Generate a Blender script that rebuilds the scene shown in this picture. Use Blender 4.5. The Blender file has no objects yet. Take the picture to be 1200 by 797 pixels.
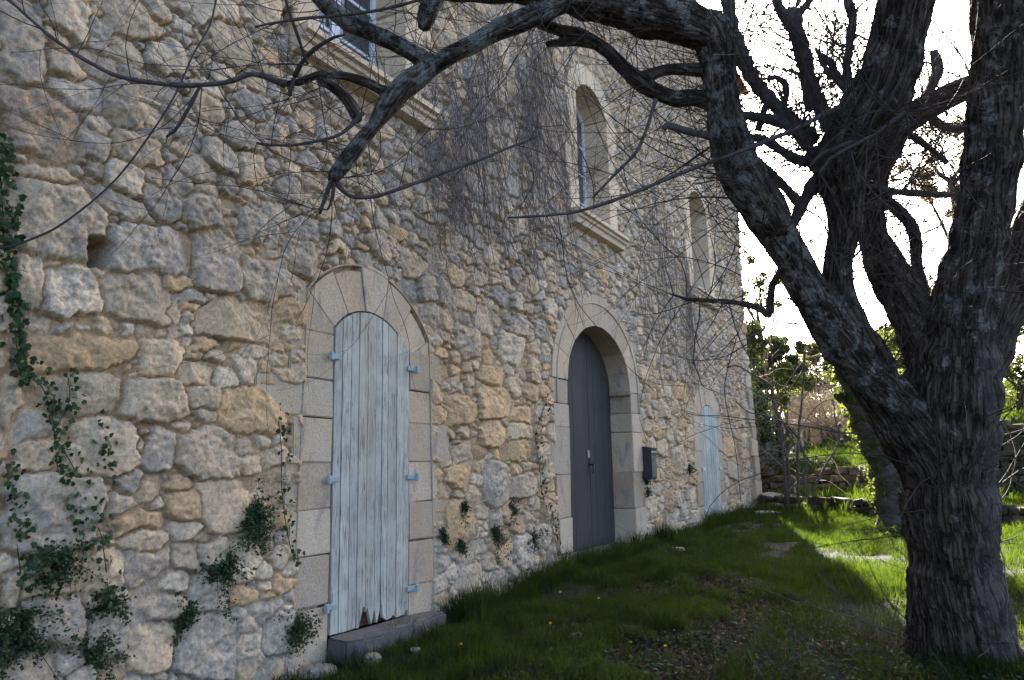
import bpy, bmesh, math, random
import numpy as np
from mathutils import Vector, Matrix

random.seed(7)
RNG = np.random.default_rng(11)
S = bpy.context.scene
COL = S.collection

# ------------------------------------------------------------------ camera, sky, sun, exposure
CAMP = np.array([0.0, 0.0, 1.5])
YAW, PIT, ROL = [math.radians(a) for a in (29.42, 9.245, 1.025)]
FPX, CXP, CYP = 915.25, 600.0, 398.5


def cam_axes():
    F = np.array([-math.sin(YAW) * math.cos(PIT), math.cos(YAW) * math.cos(PIT), math.sin(PIT)])
    R = np.array([math.cos(YAW), math.sin(YAW), 0.0])
    U = np.cross(R, F)
    c, s = math.cos(ROL), math.sin(ROL)
    return c * R - s * U, c * U + s * R, F


AR, AU, AF = cam_axes()


def P(x, y, z):
    """a point seen at photo pixel (x, y), z metres in front of the camera"""
    return CAMP + z * (AF + AR * (x - CXP) / FPX - AU * (y - CYP) / FPX)


def W(x, y, off=0.0):
    """the point of the house front seen at a photo pixel, off metres before the wall"""
    r = AF + AR * (x - CXP) / FPX - AU * (y - CYP) / FPX
    return CAMP + r * ((-4.4 + off) / r[0])


cd = bpy.data.cameras.new('camera')
cam = bpy.data.objects.new('camera', cd)
COL.objects.link(cam)
cd.sensor_width = 36.0
cd.lens = FPX / 1200 * 36
cd.clip_end = 2000
mw = Matrix.Identity(4)
for i in range(3):
    mw[i][0], mw[i][1], mw[i][2], mw[i][3] = AR[i], AU[i], -AF[i], CAMP[i]
cam.matrix_world = mw
S.camera = cam

SUN_EL, SUN_AZ = math.radians(29), math.radians(17.6)      # azimuth: from +Y towards -X
w = bpy.data.worlds.new('World')
S.world = w
w.use_nodes = True
sky = w.node_tree.nodes.new('ShaderNodeTexSky')
sky.sky_type = 'NISHITA'
sky.sun_disc = False
sky.sun_elevation = SUN_EL
sky.sun_rotation = -SUN_AZ
sky.air_density = 0.5
sky.dust_density = 3.5
sky.ozone_density = 0.3
w.node_tree.links.new(sky.outputs[0], w.node_tree.nodes['Background'].inputs[0])
w.node_tree.nodes['Background'].inputs[1].default_value = 0.085
sl = bpy.data.lights.new('sun', 'SUN')
sl.energy = 5.0
sl.angle = math.radians(0.5)
sl.color = (1.0, 0.93, 0.82)
so = bpy.data.objects.new('sun', sl)
COL.objects.link(so)
tosun = Vector((-math.sin(SUN_AZ) * math.cos(SUN_EL), math.cos(SUN_AZ) * math.cos(SUN_EL), math.sin(SUN_EL)))
so.rotation_euler = tosun.to_track_quat('Z', 'Y').to_euler()
so.location = (-10, 30, 25)
S.view_settings.view_transform = 'Standard'
S.view_settings.look = 'None'
S.view_settings.gamma = 1.0
S.view_settings.use_curve_mapping = False
S.view_settings.exposure = 3.35
S.cycles.max_bounces = 6
S.cycles.diffuse_bounces = 3

# ------------------------------------------------------------------ helpers


def hsh(ix, iy, iz, seed):
    h = (ix.astype(np.int64) * 374761393 + iy.astype(np.int64) * 668265263 + iz.astype(np.int64) * 2147483647 + seed * 1274126177) & 0xFFFFFFFF
    h = ((h ^ (h >> 13)) * 1274126177) & 0xFFFFFFFF
    h = ((h ^ (h >> 16)) * 2246822519) & 0xFFFFFFFF
    return ((h ^ (h >> 15)) & 0xFFFFFF) / float(0xFFFFFF)


def vn2(x, y, seed=0):
    ix, iy = np.floor(x), np.floor(y)
    fx, fy = x - ix, y - iy
    fx = fx * fx * (3 - 2 * fx)
    fy = fy * fy * (3 - 2 * fy)
    z = np.zeros_like(ix)
    a = hsh(ix, iy, z, seed)
    b = hsh(ix + 1, iy, z, seed)
    c = hsh(ix, iy + 1, z, seed)
    d = hsh(ix + 1, iy + 1, z, seed)
    return (a + (b - a) * fx) * (1 - fy) + (c + (d - c) * fx) * fy


def vn3(x, y, z, seed=0):
    ix, iy, iz = np.floor(x), np.floor(y), np.floor(z)
    fx, fy, fz = x - ix, y - iy, z - iz
    fx = fx * fx * (3 - 2 * fx)
    fy = fy * fy * (3 - 2 * fy)
    fz = fz * fz * (3 - 2 * fz)
    r = 0
    for k in (0, 1):
        a = hsh(ix, iy, iz + k, seed)
        b = hsh(ix + 1, iy, iz + k, seed)
        c = hsh(ix, iy + 1, iz + k, seed)
        d = hsh(ix + 1, iy + 1, iz + k, seed)
        v = (a + (b - a) * fx) * (1 - fy) + (c + (d - c) * fx) * fy
        r = r + v * (fz if k else 1 - fz)
    return r


def fbm2(x, y, octv=4, seed=0, gain=0.5):
    s, a, t = 0, 1.0, 0
    for i in range(octv):
        s = s + a * vn2(x * 2 ** i + 17.3 * i, y * 2 ** i - 9.1 * i, seed + i)
        t += a
        a *= gain
    return s / t


def mesh_np(name, V, F, mat=None, parent=None, smooth=False, attrs=None, mats=None, midx=None):
    me = bpy.data.meshes.new(name)
    V = np.asarray(V, dtype=np.float32)
    if not isinstance(F, (list, tuple)):
        F = [F]
    F = [np.asarray(f, dtype=np.int32) for f in F if len(f)]
    nl = sum(f.size for f in F)
    nf = sum(len(f) for f in F)
    me.vertices.add(len(V))
    me.vertices.foreach_set('co', V.ravel())
    me.loops.add(nl)
    me.loops.foreach_set('vertex_index', np.concatenate([f.ravel() for f in F]))
    me.polygons.add(nf)
    tot = np.concatenate([np.full(len(f), f.shape[1], dtype=np.int32) for f in F])
    st = np.concatenate([[0], np.cumsum(tot)[:-1]]).astype(np.int32)
    me.polygons.foreach_set('loop_start', st)
    if smooth:
        me.polygons.foreach_set('use_smooth', np.ones(nf, dtype=bool))
    me.update(calc_edges=True)
    for k, a in (attrs or {}).items():
        a = np.asarray(a, dtype=np.float32)
        if a.ndim == 2 and a.shape[1] == 4:
            at = me.attributes.new(k, 'FLOAT_COLOR', 'POINT')
            at.data.foreach_set('color', a.ravel())
        elif a.ndim == 2:
            at = me.attributes.new(k, 'FLOAT_VECTOR', 'POINT')
            at.data.foreach_set('vector', a.ravel())
        else:
            at = me.attributes.new(k, 'FLOAT', 'POINT')
            at.data.foreach_set('value', a.ravel())
    o = bpy.data.objects.new(name, me)
    COL.objects.link(o)
    if mats:
        for m in mats:
            me.materials.append(m)
        if midx is not None:
            me.polygons.foreach_set('material_index', np.asarray(midx, dtype=np.int32))
    elif mat:
        me.materials.append(mat)
    if parent is not None:
        setpar(o, parent)
    return o


def setpar(o, p):
    o.parent = p
    if p.type == 'EMPTY':
        o.matrix_parent_inverse = Matrix.Translation(-p.location)


def mesh_bm(name, bm, mat, parent=None, smooth=False):
    me = bpy.data.meshes.new(name)
    bmesh.ops.recalc_face_normals(bm, faces=bm.faces)
    bm.to_mesh(me)
    bm.free()
    if mat:
        me.materials.append(mat)
    if smooth:
        for p in me.polygons:
            p.use_smooth = True
    o = bpy.data.objects.new(name, me)
    COL.objects.link(o)
    if parent is not None:
        setpar(o, parent)
    return o


def tag(o, label=None, cat=None, group=None, kind=None):
    if label:
        o['label'] = label
    if cat:
        o['category'] = cat
    if group:
        o['group'] = group
    if kind:
        o['kind'] = kind
    return o


def thing(name, loc, label, cat, group=None):
    o = bpy.data.objects.new(name, None)
    o.location = [float(v) for v in loc]
    o.empty_display_size = 0.2
    COL.objects.link(o)
    return tag(o, label, cat, group)


class MB:
    """collects vertex / face arrays"""

    def __init__(s):
        s.V, s.Q, s.T, s.n, s.A = [], [], [], 0, []

    def add(s, V, Q=None, T=None, tint=None):
        V = np.asarray(V, float)
        if Q is not None and len(Q):
            s.Q.append(np.asarray(Q) + s.n)
        if T is not None and len(T):
            s.T.append(np.asarray(T) + s.n)
        s.V.append(V)
        if tint is not None:
            s.A.append(np.broadcast_to(np.asarray(tint, float), (len(V), 4)) if np.ndim(tint) else np.tile([tint, tint, tint, 1.0], (len(V), 1)))
        s.n += len(V)

    def build(s, name, mat, parent=None, smooth=False):
        F = []
        if s.Q:
            F.append(np.concatenate(s.Q))
        if s.T:
            F.append(np.concatenate(s.T))
        at = {'tint': np.concatenate(s.A)} if s.A and sum(len(a) for a in s.A) == s.n else None
        return mesh_np(name, np.concatenate(s.V), F, mat, parent, smooth, at)


def resample(pts, rad, step):
    pts = np.asarray(pts, float)
    rad = np.asarray(rad, float)
    n = len(pts)
    outp, outr = [], []
    for i in range(n - 1):
        p0, p1, p2, p3 = pts[max(i - 1, 0)], pts[i], pts[i + 1], pts[min(i + 2, n - 1)]
        m = max(1, int(np.linalg.norm(p2 - p1) / step))
        for k in range(m):
            t = k / m
            outp.append(0.5 * (2 * p1 + (p2 - p0) * t + (2 * p0 - 5 * p1 + 4 * p2 - p3) * t * t + (3 * p1 - p0 - 3 * p2 + p3) * t ** 3))
            outr.append(rad[i] * (1 - t) + rad[i + 1] * t)
    outp.append(pts[-1])
    outr.append(rad[-1])
    return np.array(outp), np.array(outr)


def frames(pts):
    T = np.gradient(pts, axis=0)
    T /= np.linalg.norm(T, axis=1)[:, None] + 1e-12
    N = np.zeros_like(T)
    a = np.array([0, 0, 1.0]) if abs(T[0][2]) < 0.9 else np.array([1.0, 0, 0])
    n = np.cross(T[0], a)
    n /= np.linalg.norm(n)
    for i in range(len(pts)):
        n = n - T[i] * (n @ T[i])
        n /= np.linalg.norm(n) + 1e-12
        N[i] = n
    return T, N, np.cross(T, N)


def tube(mb, pts, rad, sides=5, tint=None, cap=True):
    pts = np.asarray(pts, float)
    rad = np.broadcast_to(np.asarray(rad, float), (len(pts),))
    T, N, B = frames(pts)
    a = np.arange(sides) * 2 * math.pi / sides
    V = pts[:, None] + rad[:, None, None] * (np.cos(a)[None, :, None] * N[:, None] + np.sin(a)[None, :, None] * B[:, None])
    n = len(pts)
    V = V.reshape(-1, 3)
    i = np.arange(n - 1)[:, None] * sides
    j = np.arange(sides)[None]
    j2 = (j + 1) % sides
    Q = np.stack([i + j, i + j2, i + sides + j2, i + sides + j], -1).reshape(-1, 4)
    Tt = None
    if cap:
        V = np.concatenate([V, pts[:1] - T[:1] * rad[0] * 0.4, pts[-1:] + T[-1:] * rad[-1] * 0.4])
        c0, c1 = n * sides, n * sides + 1
        jj = np.arange(sides)
        k2 = (jj + 1) % sides
        Tt = np.concatenate([np.stack([np.full(sides, c0), k2, jj], -1), np.stack([np.full(sides, c1), (n - 1) * sides + jj, (n - 1) * sides + k2], -1)])
    mb.add(V, Q, Tt, tint)


def leaves(mb, C, size, N=None, spread=1.0, asp=0.6, rng=RNG, lo=0.7, hi=1.3, hue=0.12, droop=0.0):
    """pointed, folded leaves at centres C; N: facing direction or None"""
    C = np.asarray(C, float)
    n = len(C)
    nn = rng.normal(size=(n, 3))
    if N is not None:
        nn = nn * spread + np.asarray(N, float)
    nn /= np.linalg.norm(nn, axis=1)[:, None]
    d = rng.normal(size=(n, 3))
    d[:, 2] -= droop
    d -= nn * (d * nn).sum(1)[:, None]
    d /= np.linalg.norm(d, axis=1)[:, None] + 1e-9
    s = np.cross(nn, d)
    L = np.broadcast_to(np.asarray(size, float), (n,)) * rng.uniform(0.6, 1.35, n)
    L = L[:, None]
    a = C - d * L * 0.5
    b = C + d * L * 0.5
    m = C - d * L * 0.05
    l = m + s * L * asp * 0.5 + nn * L * 0.12
    r = m - s * L * asp * 0.5 + nn * L * 0.12
    V = np.stack([a, l, b, r], 1).reshape(-1, 3)
    k = np.arange(n)[:, None] * 4
    T = np.concatenate([k + np.array([[0, 2, 1]]), k + np.array([[0, 3, 2]])])
    br = rng.uniform(lo, hi, n)
    h = rng.uniform(-hue, hue, n)
    t = np.stack([br * (1 + h), br, br * (1 - h), np.ones(n)], 1)
    mb.add(V, None, T, np.repeat(t, 4, 0))


# ------------------------------------------------------------------ materials


def newmat(name):
    m = bpy.data.materials.new(name)
    m.use_nodes = True
    nt = m.node_tree
    b = nt.nodes['Principled BSDF']
    return m, nt, b


class NB:
    def __init__(s, nt):
        s.nt = nt

    def n(s, t, **kw):
        x = s.nt.nodes.new(t)
        for k, v in kw.items():
            setattr(x, k, v)
        return x

    def l(s, a, b):
        s.nt.links.new(a, b)

    def coord(s):
        return s.n('ShaderNodeNewGeometry').outputs['Position']

    def attr(s, name, what='Color'):
        return s.n('ShaderNodeAttribute', attribute_name=name).outputs[what]

    def mapping(s, v, scale):
        m = s.n('ShaderNodeMapping')
        m.inputs['Scale'].default_value = scale
        s.l(v, m.inputs['Vector'])
        return m.outputs[0]

    def noise(s, v, scale, detail=5, rough=0.55, dist=0.0):
        x = s.n('ShaderNodeTexNoise')
        x.inputs['Scale'].default_value = scale
        x.inputs['Detail'].default_value = detail
        x.inputs['Roughness'].default_value = rough
        x.inputs['Distortion'].default_value = dist
        s.l(v, x.inputs['Vector'])
        return x.outputs[0]

    def ramp(s, f, stops):
        r = s.n('ShaderNodeValToRGB')
        e = r.color_ramp.elements
        while len(e) < len(stops):
            e.new(0.5)
        for i, (p, c) in enumerate(stops):
            e[i].position = p
            e[i].color = (c, c, c, 1) if not hasattr(c, '__len__') else (*c, 1)
        s.l(f, r.inputs[0])
        return r.outputs[0]

    def mix(s, f, a, b, mode='MIX'):
        m = s.n('ShaderNodeMix', data_type='RGBA', blend_type=mode)
        for sock, v in ((m.inputs[0], f), (m.inputs[6], a), (m.inputs[7], b)):
            if hasattr(v, 'is_output'):
                s.l(v, sock)
            elif hasattr(v, '__len__'):
                sock.default_value = (*v, 1) if len(v) == 3 else v
            else:
                sock.default_value = v if sock.type == 'VALUE' else (v, v, v, 1)
        return m.outputs[2]

    def math(s, op, a, b=0.0):
        m = s.n('ShaderNodeMath', operation=op)
        for sock, v in ((m.inputs[0], a), (m.inputs[1], b)):
            if hasattr(v, 'is_output'):
                s.l(v, sock)
            else:
                sock.default_value = v
        return m.outputs[0]

    def bump(s, h, dist, strength=1.0, normal=None):
        b = s.n('ShaderNodeBump')
        b.inputs['Distance'].default_value = dist
        b.inputs['Strength'].default_value = strength
        s.l(h, b.inputs['Height'])
        if normal is not None:
            s.l(normal, b.inputs['Normal'])
        return b.outputs[0]


def finish(b, N, col, rough=0.9, bump=None, spec=0.25):
    if hasattr(col, 'is_output'):
        N.l(col, b.inputs['Base Color'])
    else:
        b.inputs['Base Color'].default_value = (*col, 1)
    b.inputs['Roughness'].default_value = rough
    b.inputs['Specular IOR Level'].default_value = spec
    if bump is not None:
        N.l(bump, b.inputs['Normal'])


def mat_rubble():
    m, nt, b = newmat('rubble_masonry')
    N = NB(nt)
    p = N.coord()
    t = N.attr('tint')
    mort = N.n('ShaderNodeAttribute', attribute_name='tint').outputs['Alpha']
    wz = N.attr('weather', 'Fac')
    fine = N.noise(p, 38, 8, 0.68)
    med = N.noise(p, 7, 6, 0.6, 0.4)
    v1 = N.ramp(fine, [(0.28, 0.55), (0.5, 1.0), (0.72, 1.38)])
    c = N.mix(1.0, t, v1, 'MULTIPLY')
    v2 = N.ramp(med, [(0.3, (0.74, 0.71, 0.69)), (0.52, (1.0, 1.0, 1.0)), (0.72, (1.2, 1.12, 1.0))])
    c = N.mix(0.8, c, v2, 'MULTIPLY')
    # lichen and weather crust on the stone faces
    ln = N.noise(p, 11, 9, 0.72, 0.6)
    lm = N.math('ADD', ln, N.math('MULTIPLY', N.math('SUBTRACT', wz, 0.5), 0.42))
    lm = N.ramp(lm, [(0.55, 0.0), (0.66, 0.55)])
    lm = N.math('MULTIPLY', lm, N.math('SUBTRACT', 1.0, mort))
    crust = N.mix(N.ramp(fine, [(0.35, 0.0), (0.65, 1.0)]), (0.13, 0.127, 0.125), (0.30, 0.29, 0.275))
    c = N.mix(lm, c, crust)
    pale = N.ramp(N.noise(p, 23, 7, 0.7), [(0.6, 0.0), (0.68, 1.0)])
    c = N.mix(N.math('MULTIPLY', pale, 0.45), c, (0.47, 0.44, 0.39))
    pit = N.ramp(N.noise(p, 70, 5, 0.7), [(0.3, 0.35), (0.42, 1.0)])
    c = N.mix(0.6, c, pit, 'MULTIPLY')
    h = N.math('ADD', N.math('MULTIPLY', fine, 0.7), N.math('MULTIPLY', N.noise(p, 120, 6, 0.7), 0.4))
    bp = N.bump(h, 0.015, 0.9)
    finish(b, N, c, 0.95, bp, 0.12)
    return m


def mat_dressed(name, base=(0.52, 0.43, 0.315), warm=(0.5, 0.38, 0.25), grey=(0.27, 0.25, 0.24), greylvl=0.54):
    m, nt, b = newmat(name)
    N = NB(nt)
    p = N.coord()
    info = N.attr('tint')
    med = N.noise(N.mapping(p, (1, 1, 0.45)), 4.5, 6, 0.62, 0.3)
    c = N.mix(N.ramp(med, [(0.36, 0.0), (0.62, 1.0)]), base, warm)
    c = N.mix(1.0, c, info, 'MULTIPLY')
    g = N.noise(N.mapping(p, (1, 1, 0.35)), 6, 8, 0.68, 0.4)
    c = N.mix(N.ramp(g, [(greylvl, 0.0), (greylvl + 0.13, 0.85)]), c, grey)
    fine = N.noise(p, 55, 7, 0.7)
    c = N.mix(1.0, c, N.ramp(fine, [(0.25, 0.6), (0.5, 1.0), (0.75, 1.25)]), 'MULTIPLY')
    bp = N.bump(N.math('ADD', fine, N.math('MULTIPLY', N.noise(p, 14, 5), 1.2)), 0.008, 0.8)
    finish(b, N, c, 0.92, bp, 0.15)
    return m


def mat_paint(name, col, wood=(0.17, 0.14, 0.12), wear=0.6, dark=0.75):
    """weathered painted boards: grain streaks along Z, worn flecks"""
    m, nt, b = newmat(name)
    N = NB(nt)
    p = N.coord()
    t = N.attr('tint')
    st = N.noise(N.mapping(p, (30, 30, 0.8)), 1.6, 7, 0.65)
    st2 = N.noise(N.mapping(p, (55, 55, 2.2)), 2.2, 6, 0.7)
    c = N.mix(N.ramp(N.noise(p, 3, 5), [(0.35, 0.0), (0.65, 1.0)]), tuple(v * dark for v in col), col)
    c = N.mix(1.0, c, t, 'MULTIPLY')
    c = N.mix(0.7, c, N.ramp(st, [(0.3, 0.72), (0.55, 1.05)]), 'MULTIPLY')
    fl = N.math('MULTIPLY', N.ramp(st2, [(wear, 0.0), (wear + 0.05, 1.0)]), N.ramp(N.noise(p, 5, 4), [(0.38, 0.0), (0.55, 1.0)]))
    c = N.mix(fl, c, wood)
    bp = N.bump(N.math('ADD', st, st2), 0.004, 0.7)
    finish(b, N, c, 0.72, bp, 0.25)
    return m


def mat_plain(name, col, rough=0.6, var=0.25, scale=20, metal=0.0, bumpd=0.0, spec=0.3):
    m, nt, b = newmat(name)
    N = NB(nt)
    p = N.coord()
    n = N.noise(p, scale, 6, 0.6)
    c = N.mix(1.0, col, N.ramp(n, [(0.25, 1 - var), (0.75, 1 + var)]), 'MULTIPLY')
    bp = N.bump(n, bumpd, 0.8) if bumpd else None
    finish(b, N, c, rough, bp, spec)
    b.inputs['Metallic'].default_value = metal
    return m


def mat_leaf(name, col, trans=0.4, rough=0.5, tcol=None):
    m, nt, b = newmat(name)
    N = NB(nt)
    t = N.attr('tint')
    c = N.mix(1.0, col, t, 'MULTIPLY')
    finish(b, N, c, rough, None, 0.2)
    tr = N.n('ShaderNodeBsdfTranslucent')
    c2 = N.mix(1.0, tcol or tuple(v * 1.5 for v in col), t, 'MULTIPLY')
    N.l(c2, tr.inputs[0])
    ms = N.n('ShaderNodeMixShader')
    ms.inputs[0].default_value = trans
    N.l(b.outputs[0], ms.inputs[1])
    N.l(tr.outputs[0], ms.inputs[2])
    N.l(ms.outputs[0], nt.nodes['Material Output'].inputs[0])
    return m


def mat_bark(name, dark=(0.021, 0.016, 0.0125), lite=(0.135, 0.108, 0.085), lichen=0.5):
    m, nt, b = newmat(name)
    N = NB(nt)
    p = N.coord()
    bk = N.attr('bark', 'Vector')
    rid = N.attr('ridge', 'Fac')
    n1 = N.noise(bk, 1.6, 9, 0.72, 0.15)
    n2 = N.noise(p, 60, 6, 0.7)
    vo = N.n('ShaderNodeTexVoronoi', feature='DISTANCE_TO_EDGE')
    vo.inputs['Scale'].default_value = 0.62
    wv = N.n('ShaderNodeVectorMath', operation='ADD')
    nv = N.n('ShaderNodeTexNoise')
    nv.inputs['Scale'].default_value = 1.1
    nv.inputs['Detail'].default_value = 6
    N.l(bk, nv.inputs['Vector'])
    N.l(bk, wv.inputs[0])
    sc_ = N.n('ShaderNodeVectorMath', operation='SCALE')
    sc_.inputs['Scale'].default_value = 2.6
    N.l(nv.outputs['Color'], sc_.inputs[0])
    N.l(sc_.outputs[0], wv.inputs[1])
    N.l(wv.outputs[0], vo.inputs['Vector'])
    crack = N.ramp(vo.outputs['Distance'], [(0.0, 0.0), (0.22, 1.0)])
    f = N.math('ADD', N.math('MULTIPLY', n1, 0.4), N.math('ADD', N.math('MULTIPLY', rid, 0.3), N.math('MULTIPLY', crack, 0.3)))
    c = N.mix(N.ramp(f, [(0.4, 0.0), (0.76, 1.0)]), dark, lite)
    c = N.mix(1.0, c, N.ramp(N.noise(p, 4.5, 5, 0.6), [(0.3, (0.6, 0.58, 0.56)), (0.7, (1.4, 1.36, 1.32))]), 'MULTIPLY')
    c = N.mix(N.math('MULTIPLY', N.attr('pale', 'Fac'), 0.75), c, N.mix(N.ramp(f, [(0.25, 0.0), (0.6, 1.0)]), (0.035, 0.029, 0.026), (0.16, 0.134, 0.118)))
    c = N.mix(0.8, c, N.ramp(n2, [(0.3, 0.6), (0.7, 1.3)]), 'MULTIPLY')
    lk = N.attr('lich', 'Fac')
    ln = N.math('ADD', N.math('MULTIPLY', N.noise(p, 9, 8, 0.72, 0.5), 1.0), N.math('MULTIPLY', lk, 0.17))
    lm = N.ramp(ln, [(0.6, 0.0), (0.7, 0.8)])
    lm = N.math('MULTIPLY', lm, N.ramp(n2, [(0.35, 0.25), (0.5, 1.0)]))
    c = N.mix(lm, c, N.mix(N.noise(p, 30, 4), (0.23, 0.23, 0.21), (0.4, 0.4, 0.37)))
    yl = N.math('MULTIPLY', N.ramp(N.noise(p, 6.3, 7, 0.7), [(0.655, 0.0), (0.69, 0.85)]), N.ramp(lk, [(0.3, 0.0), (0.6, 1.0)]))
    c = N.mix(yl, c, (0.24, 0.15, 0.03))
    bp = N.bump(N.math('ADD', N.math('ADD', n1, N.math('MULTIPLY', crack, 0.8)), N.math('MULTIPLY', n2, 0.35)), 0.03, 1.0)
    finish(b, N, c, 0.9, bp, 0.15)
    return m


M_WALL = mat_rubble()
M_DRESS = mat_dressed('dressed_stone')
M_DRESSW = mat_dressed('window_stone', (0.6, 0.5, 0.36), (0.6, 0.47, 0.31), (0.3, 0.29, 0.27), 0.6)
M_PLASTER = mat_plain('reveal_plaster', (0.46, 0.37, 0.26), 0.9, 0.2, 9, 0, 0.004, 0.1)
M_BLUE = mat_paint('pale_blue_paint', (0.53, 0.535, 0.455), wear=0.52)
M_GREEN = mat_paint('pale_green_paint', (0.5, 0.53, 0.45), wear=0.58)
M_CHAR = mat_paint('charcoal_paint', (0.07, 0.064, 0.06), (0.09, 0.08, 0.08), 0.62, 0.8)
M_WHITE = mat_plain('white_paint', (0.66, 0.69, 0.74), 0.45, 0.08, 30)
M_GLASS = mat_plain('window_glass', (0.05, 0.06, 0.07), 0.04, 0.1, 2, 0, 0, 0.9)
M_ROT = mat_plain('rotten_wood', (0.10, 0.045, 0.028), 0.9, 0.5, 40, 0, 0.01, 0.1)
M_IRON = mat_plain('painted_iron', (0.30, 0.38, 0.40), 0.6, 0.2, 60)
M_BOX = mat_plain('mailbox_metal', (0.045, 0.047, 0.05), 0.45, 0.2, 20, 0.3)
M_BOXF = mat_plain('mailbox_front_metal', (0.13, 0.13, 0.105), 0.5, 0.2, 20, 0.2)
M_STEEL = mat_plain('steel', (0.6, 0.6, 0.62), 0.3, 0.1, 20, 0.9)
M_TILE = mat_plain('roof_tile', (0.32, 0.16, 0.09), 0.9, 0.4, 8, 0, 0.01, 0.1)
M_SLAB = mat_dressed('step_stone', (0.14, 0.13, 0.125), (0.13, 0.115, 0.10), (0.08, 0.08, 0.078), 0.5)
M_CABLE = mat_plain('cable_rubber', (0.02, 0.02, 0.022), 0.5, 0.1)
M_BARK = mat_bark('old_bark')
M_TWIG = mat_plain('twig_bark', (0.05, 0.038, 0.033), 0.8, 0.3, 30, 0, 0.002)
M_VINE = mat_plain('bare_vine', (0.17, 0.145, 0.135), 0.9, 0.4, 14, 0, 0.003)
M_IVY = mat_leaf('ivy_leaf', (0.028, 0.058, 0.022), 0.2, 0.4)
M_TUFT = mat_leaf('wall_plant_leaf', (0.03, 0.055, 0.022), 0.25, 0.55)
M_GRASS = mat_leaf('grass_blade', (0.010, 0.024, 0.0065), 0.44, 0.55, (0.062, 0.098, 0.007))
M_OLIVE = mat_leaf('olive_leaf', (0.09, 0.1, 0.045), 0.4, 0.5, (0.2, 0.19, 0.05))
M_DARKLEAF = mat_leaf('dark_leaf', (0.03, 0.05, 0.02), 0.3, 0.5, (0.07, 0.09, 0.02))
M_LIMELEAF = mat_leaf('lime_leaf', (0.06, 0.085, 0.025), 0.45, 0.5, (0.13, 0.16, 0.025))
M_PINE = mat_leaf('pine_needle', (0.075, 0.075, 0.035), 0.35, 0.6, (0.17, 0.13, 0.05))
M_LITTER = mat_leaf('dead_leaf', (0.05, 0.033, 0.022), 0.2, 0.8)
M_YELLOW = mat_plain('dandelion_yellow', (0.75, 0.45, 0.02), 0.7)
M_STRAW = mat_plain('dry_brush', (0.3, 0.25, 0.19), 0.9, 0.4, 5)

# ------------------------------------------------------------------ ground
L1A, L1B = np.array([-5.0, 20.0]), np.array([-2.0, 18.0])
L2A, L2B = np.array([-4.8, 22.05]), np.array([-2.4, 21.3])


def beyond(x, y, A, B):
    d = (B - A) / np.linalg.norm(B - A)
    return -(x - A[0]) * d[1] + (y - A[1]) * d[0]


def ss(e0, e1, v):
    t = np.clip((v - e0) / (e1 - e0), 0, 1)
    return t * t * (3 - 2 * t)


def ground_z(x, y):
    x = np.asarray(x, float)
    y = np.asarray(y, float)
    z = np.interp(y, [-40, 0, 4, 6.5, 9, 13, 19, 60], [-0.4, -0.12, -0.03, 0.10, 0.24, 0.33, 0.38, 0.4])
    z = z - 0.05 * ss(0, 8, x + 3)
    z = z + 0.07 * (fbm2(x * 0.9, y * 0.9, 3, 5) - 0.5) + 0.05 * (fbm2(x * 4, y * 4, 2, 15) - 0.5)
    z = z + 0.07 * np.exp(-((x + 4.15) / 0.45) ** 2 - ((y - 5.5) / 1.3) ** 2)
    t1 = beyond(x, y, L1A, L1B)
    t2 = beyond(x, y, L2A, L2B)
    z = z + 0.30 * ss(0.0, 0.22, t1)
    z = z + 0.52 * ss(0.0, 0.22, t2) + 0.17 * np.clip(t2 - 0.3, 0, 13) + 0.05 * np.clip(t2 - 13.3, 0, 60) + 0.02 * np.clip(t2 - 73, 0, 500)
    z = z + 0.85 * ss(0.2, 1.2, t2) * ss(0.4, 2.0, x)
    return z


def build_ground():
    ys = np.unique(np.concatenate([np.linspace(-60, 2, 32), np.arange(2, 12, 0.06), np.arange(12, 30, 0.1), np.geomspace(30, 900, 40)]))
    xs = np.unique(np.concatenate([-np.geomspace(12, 700, 25), np.arange(-12, -5, 0.4), np.arange(-5, 4, 0.08), np.arange(4, 12, 0.3), np.geomspace(12, 700, 25)]))
    X, Y = np.meshgrid(xs, ys)
    Z = ground_z(X.ravel(), Y.ravel())
    V = np.stack([X.ravel(), Y.ravel(), Z], 1)
    nx, ny = len(xs), len(ys)
    i = np.arange(ny - 1)[:, None] * nx + np.arange(nx - 1)[None]
    Q = np.stack([i, i + 1, i + nx + 1, i + nx], -1).reshape(-1, 4)
    m, nt, b = newmat('soil')
    N = NB(nt)
    p = N.coord()
    a = N.noise(p, 1.2, 8, 0.65)
    g = N.noise(p, 22, 7, 0.7)
    c = N.mix(N.ramp(a, [(0.4, 0.0), (0.6, 1.0)]), (0.021, 0.0175, 0.0125), (0.011, 0.016, 0.006))
    c = N.mix(1.0, c, N.ramp(g, [(0.25, 0.5), (0.75, 1.6)]), 'MULTIPLY')
    c = N.mix(N.ramp(N.noise(p, 60, 4, 0.6), [(0.66, 0.0), (0.7, 0.6)]), c, (0.2, 0.17, 0.14))
    finish(b, N, c, 0.95, N.bump(g, 0.03, 0.9), 0.1)
    tag(mesh_np('ground', V, Q, m, None, True), kind='structure')


build_ground()

# ------------------------------------------------------------------ the house
house = thing('stone_house', (-9, 9, 0.2), 'long old rubble stone farmhouse with arched doors and tall windows', 'house')
X0 = -4.4


def seg_arch(yc, half, spring, rise, u, off=0.0):
    """u in 0..1 from the left springing to the right one; circular segment"""
    R = (half * half + rise * rise) / (2 * rise)
    th = math.asin(min(1, half / R))
    a = -th + 2 * th * np.asarray(u)
    return np.stack([yc + (R + off) * np.sin(a), spring + rise - R + (R + off) * np.cos(a)], -1)


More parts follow.
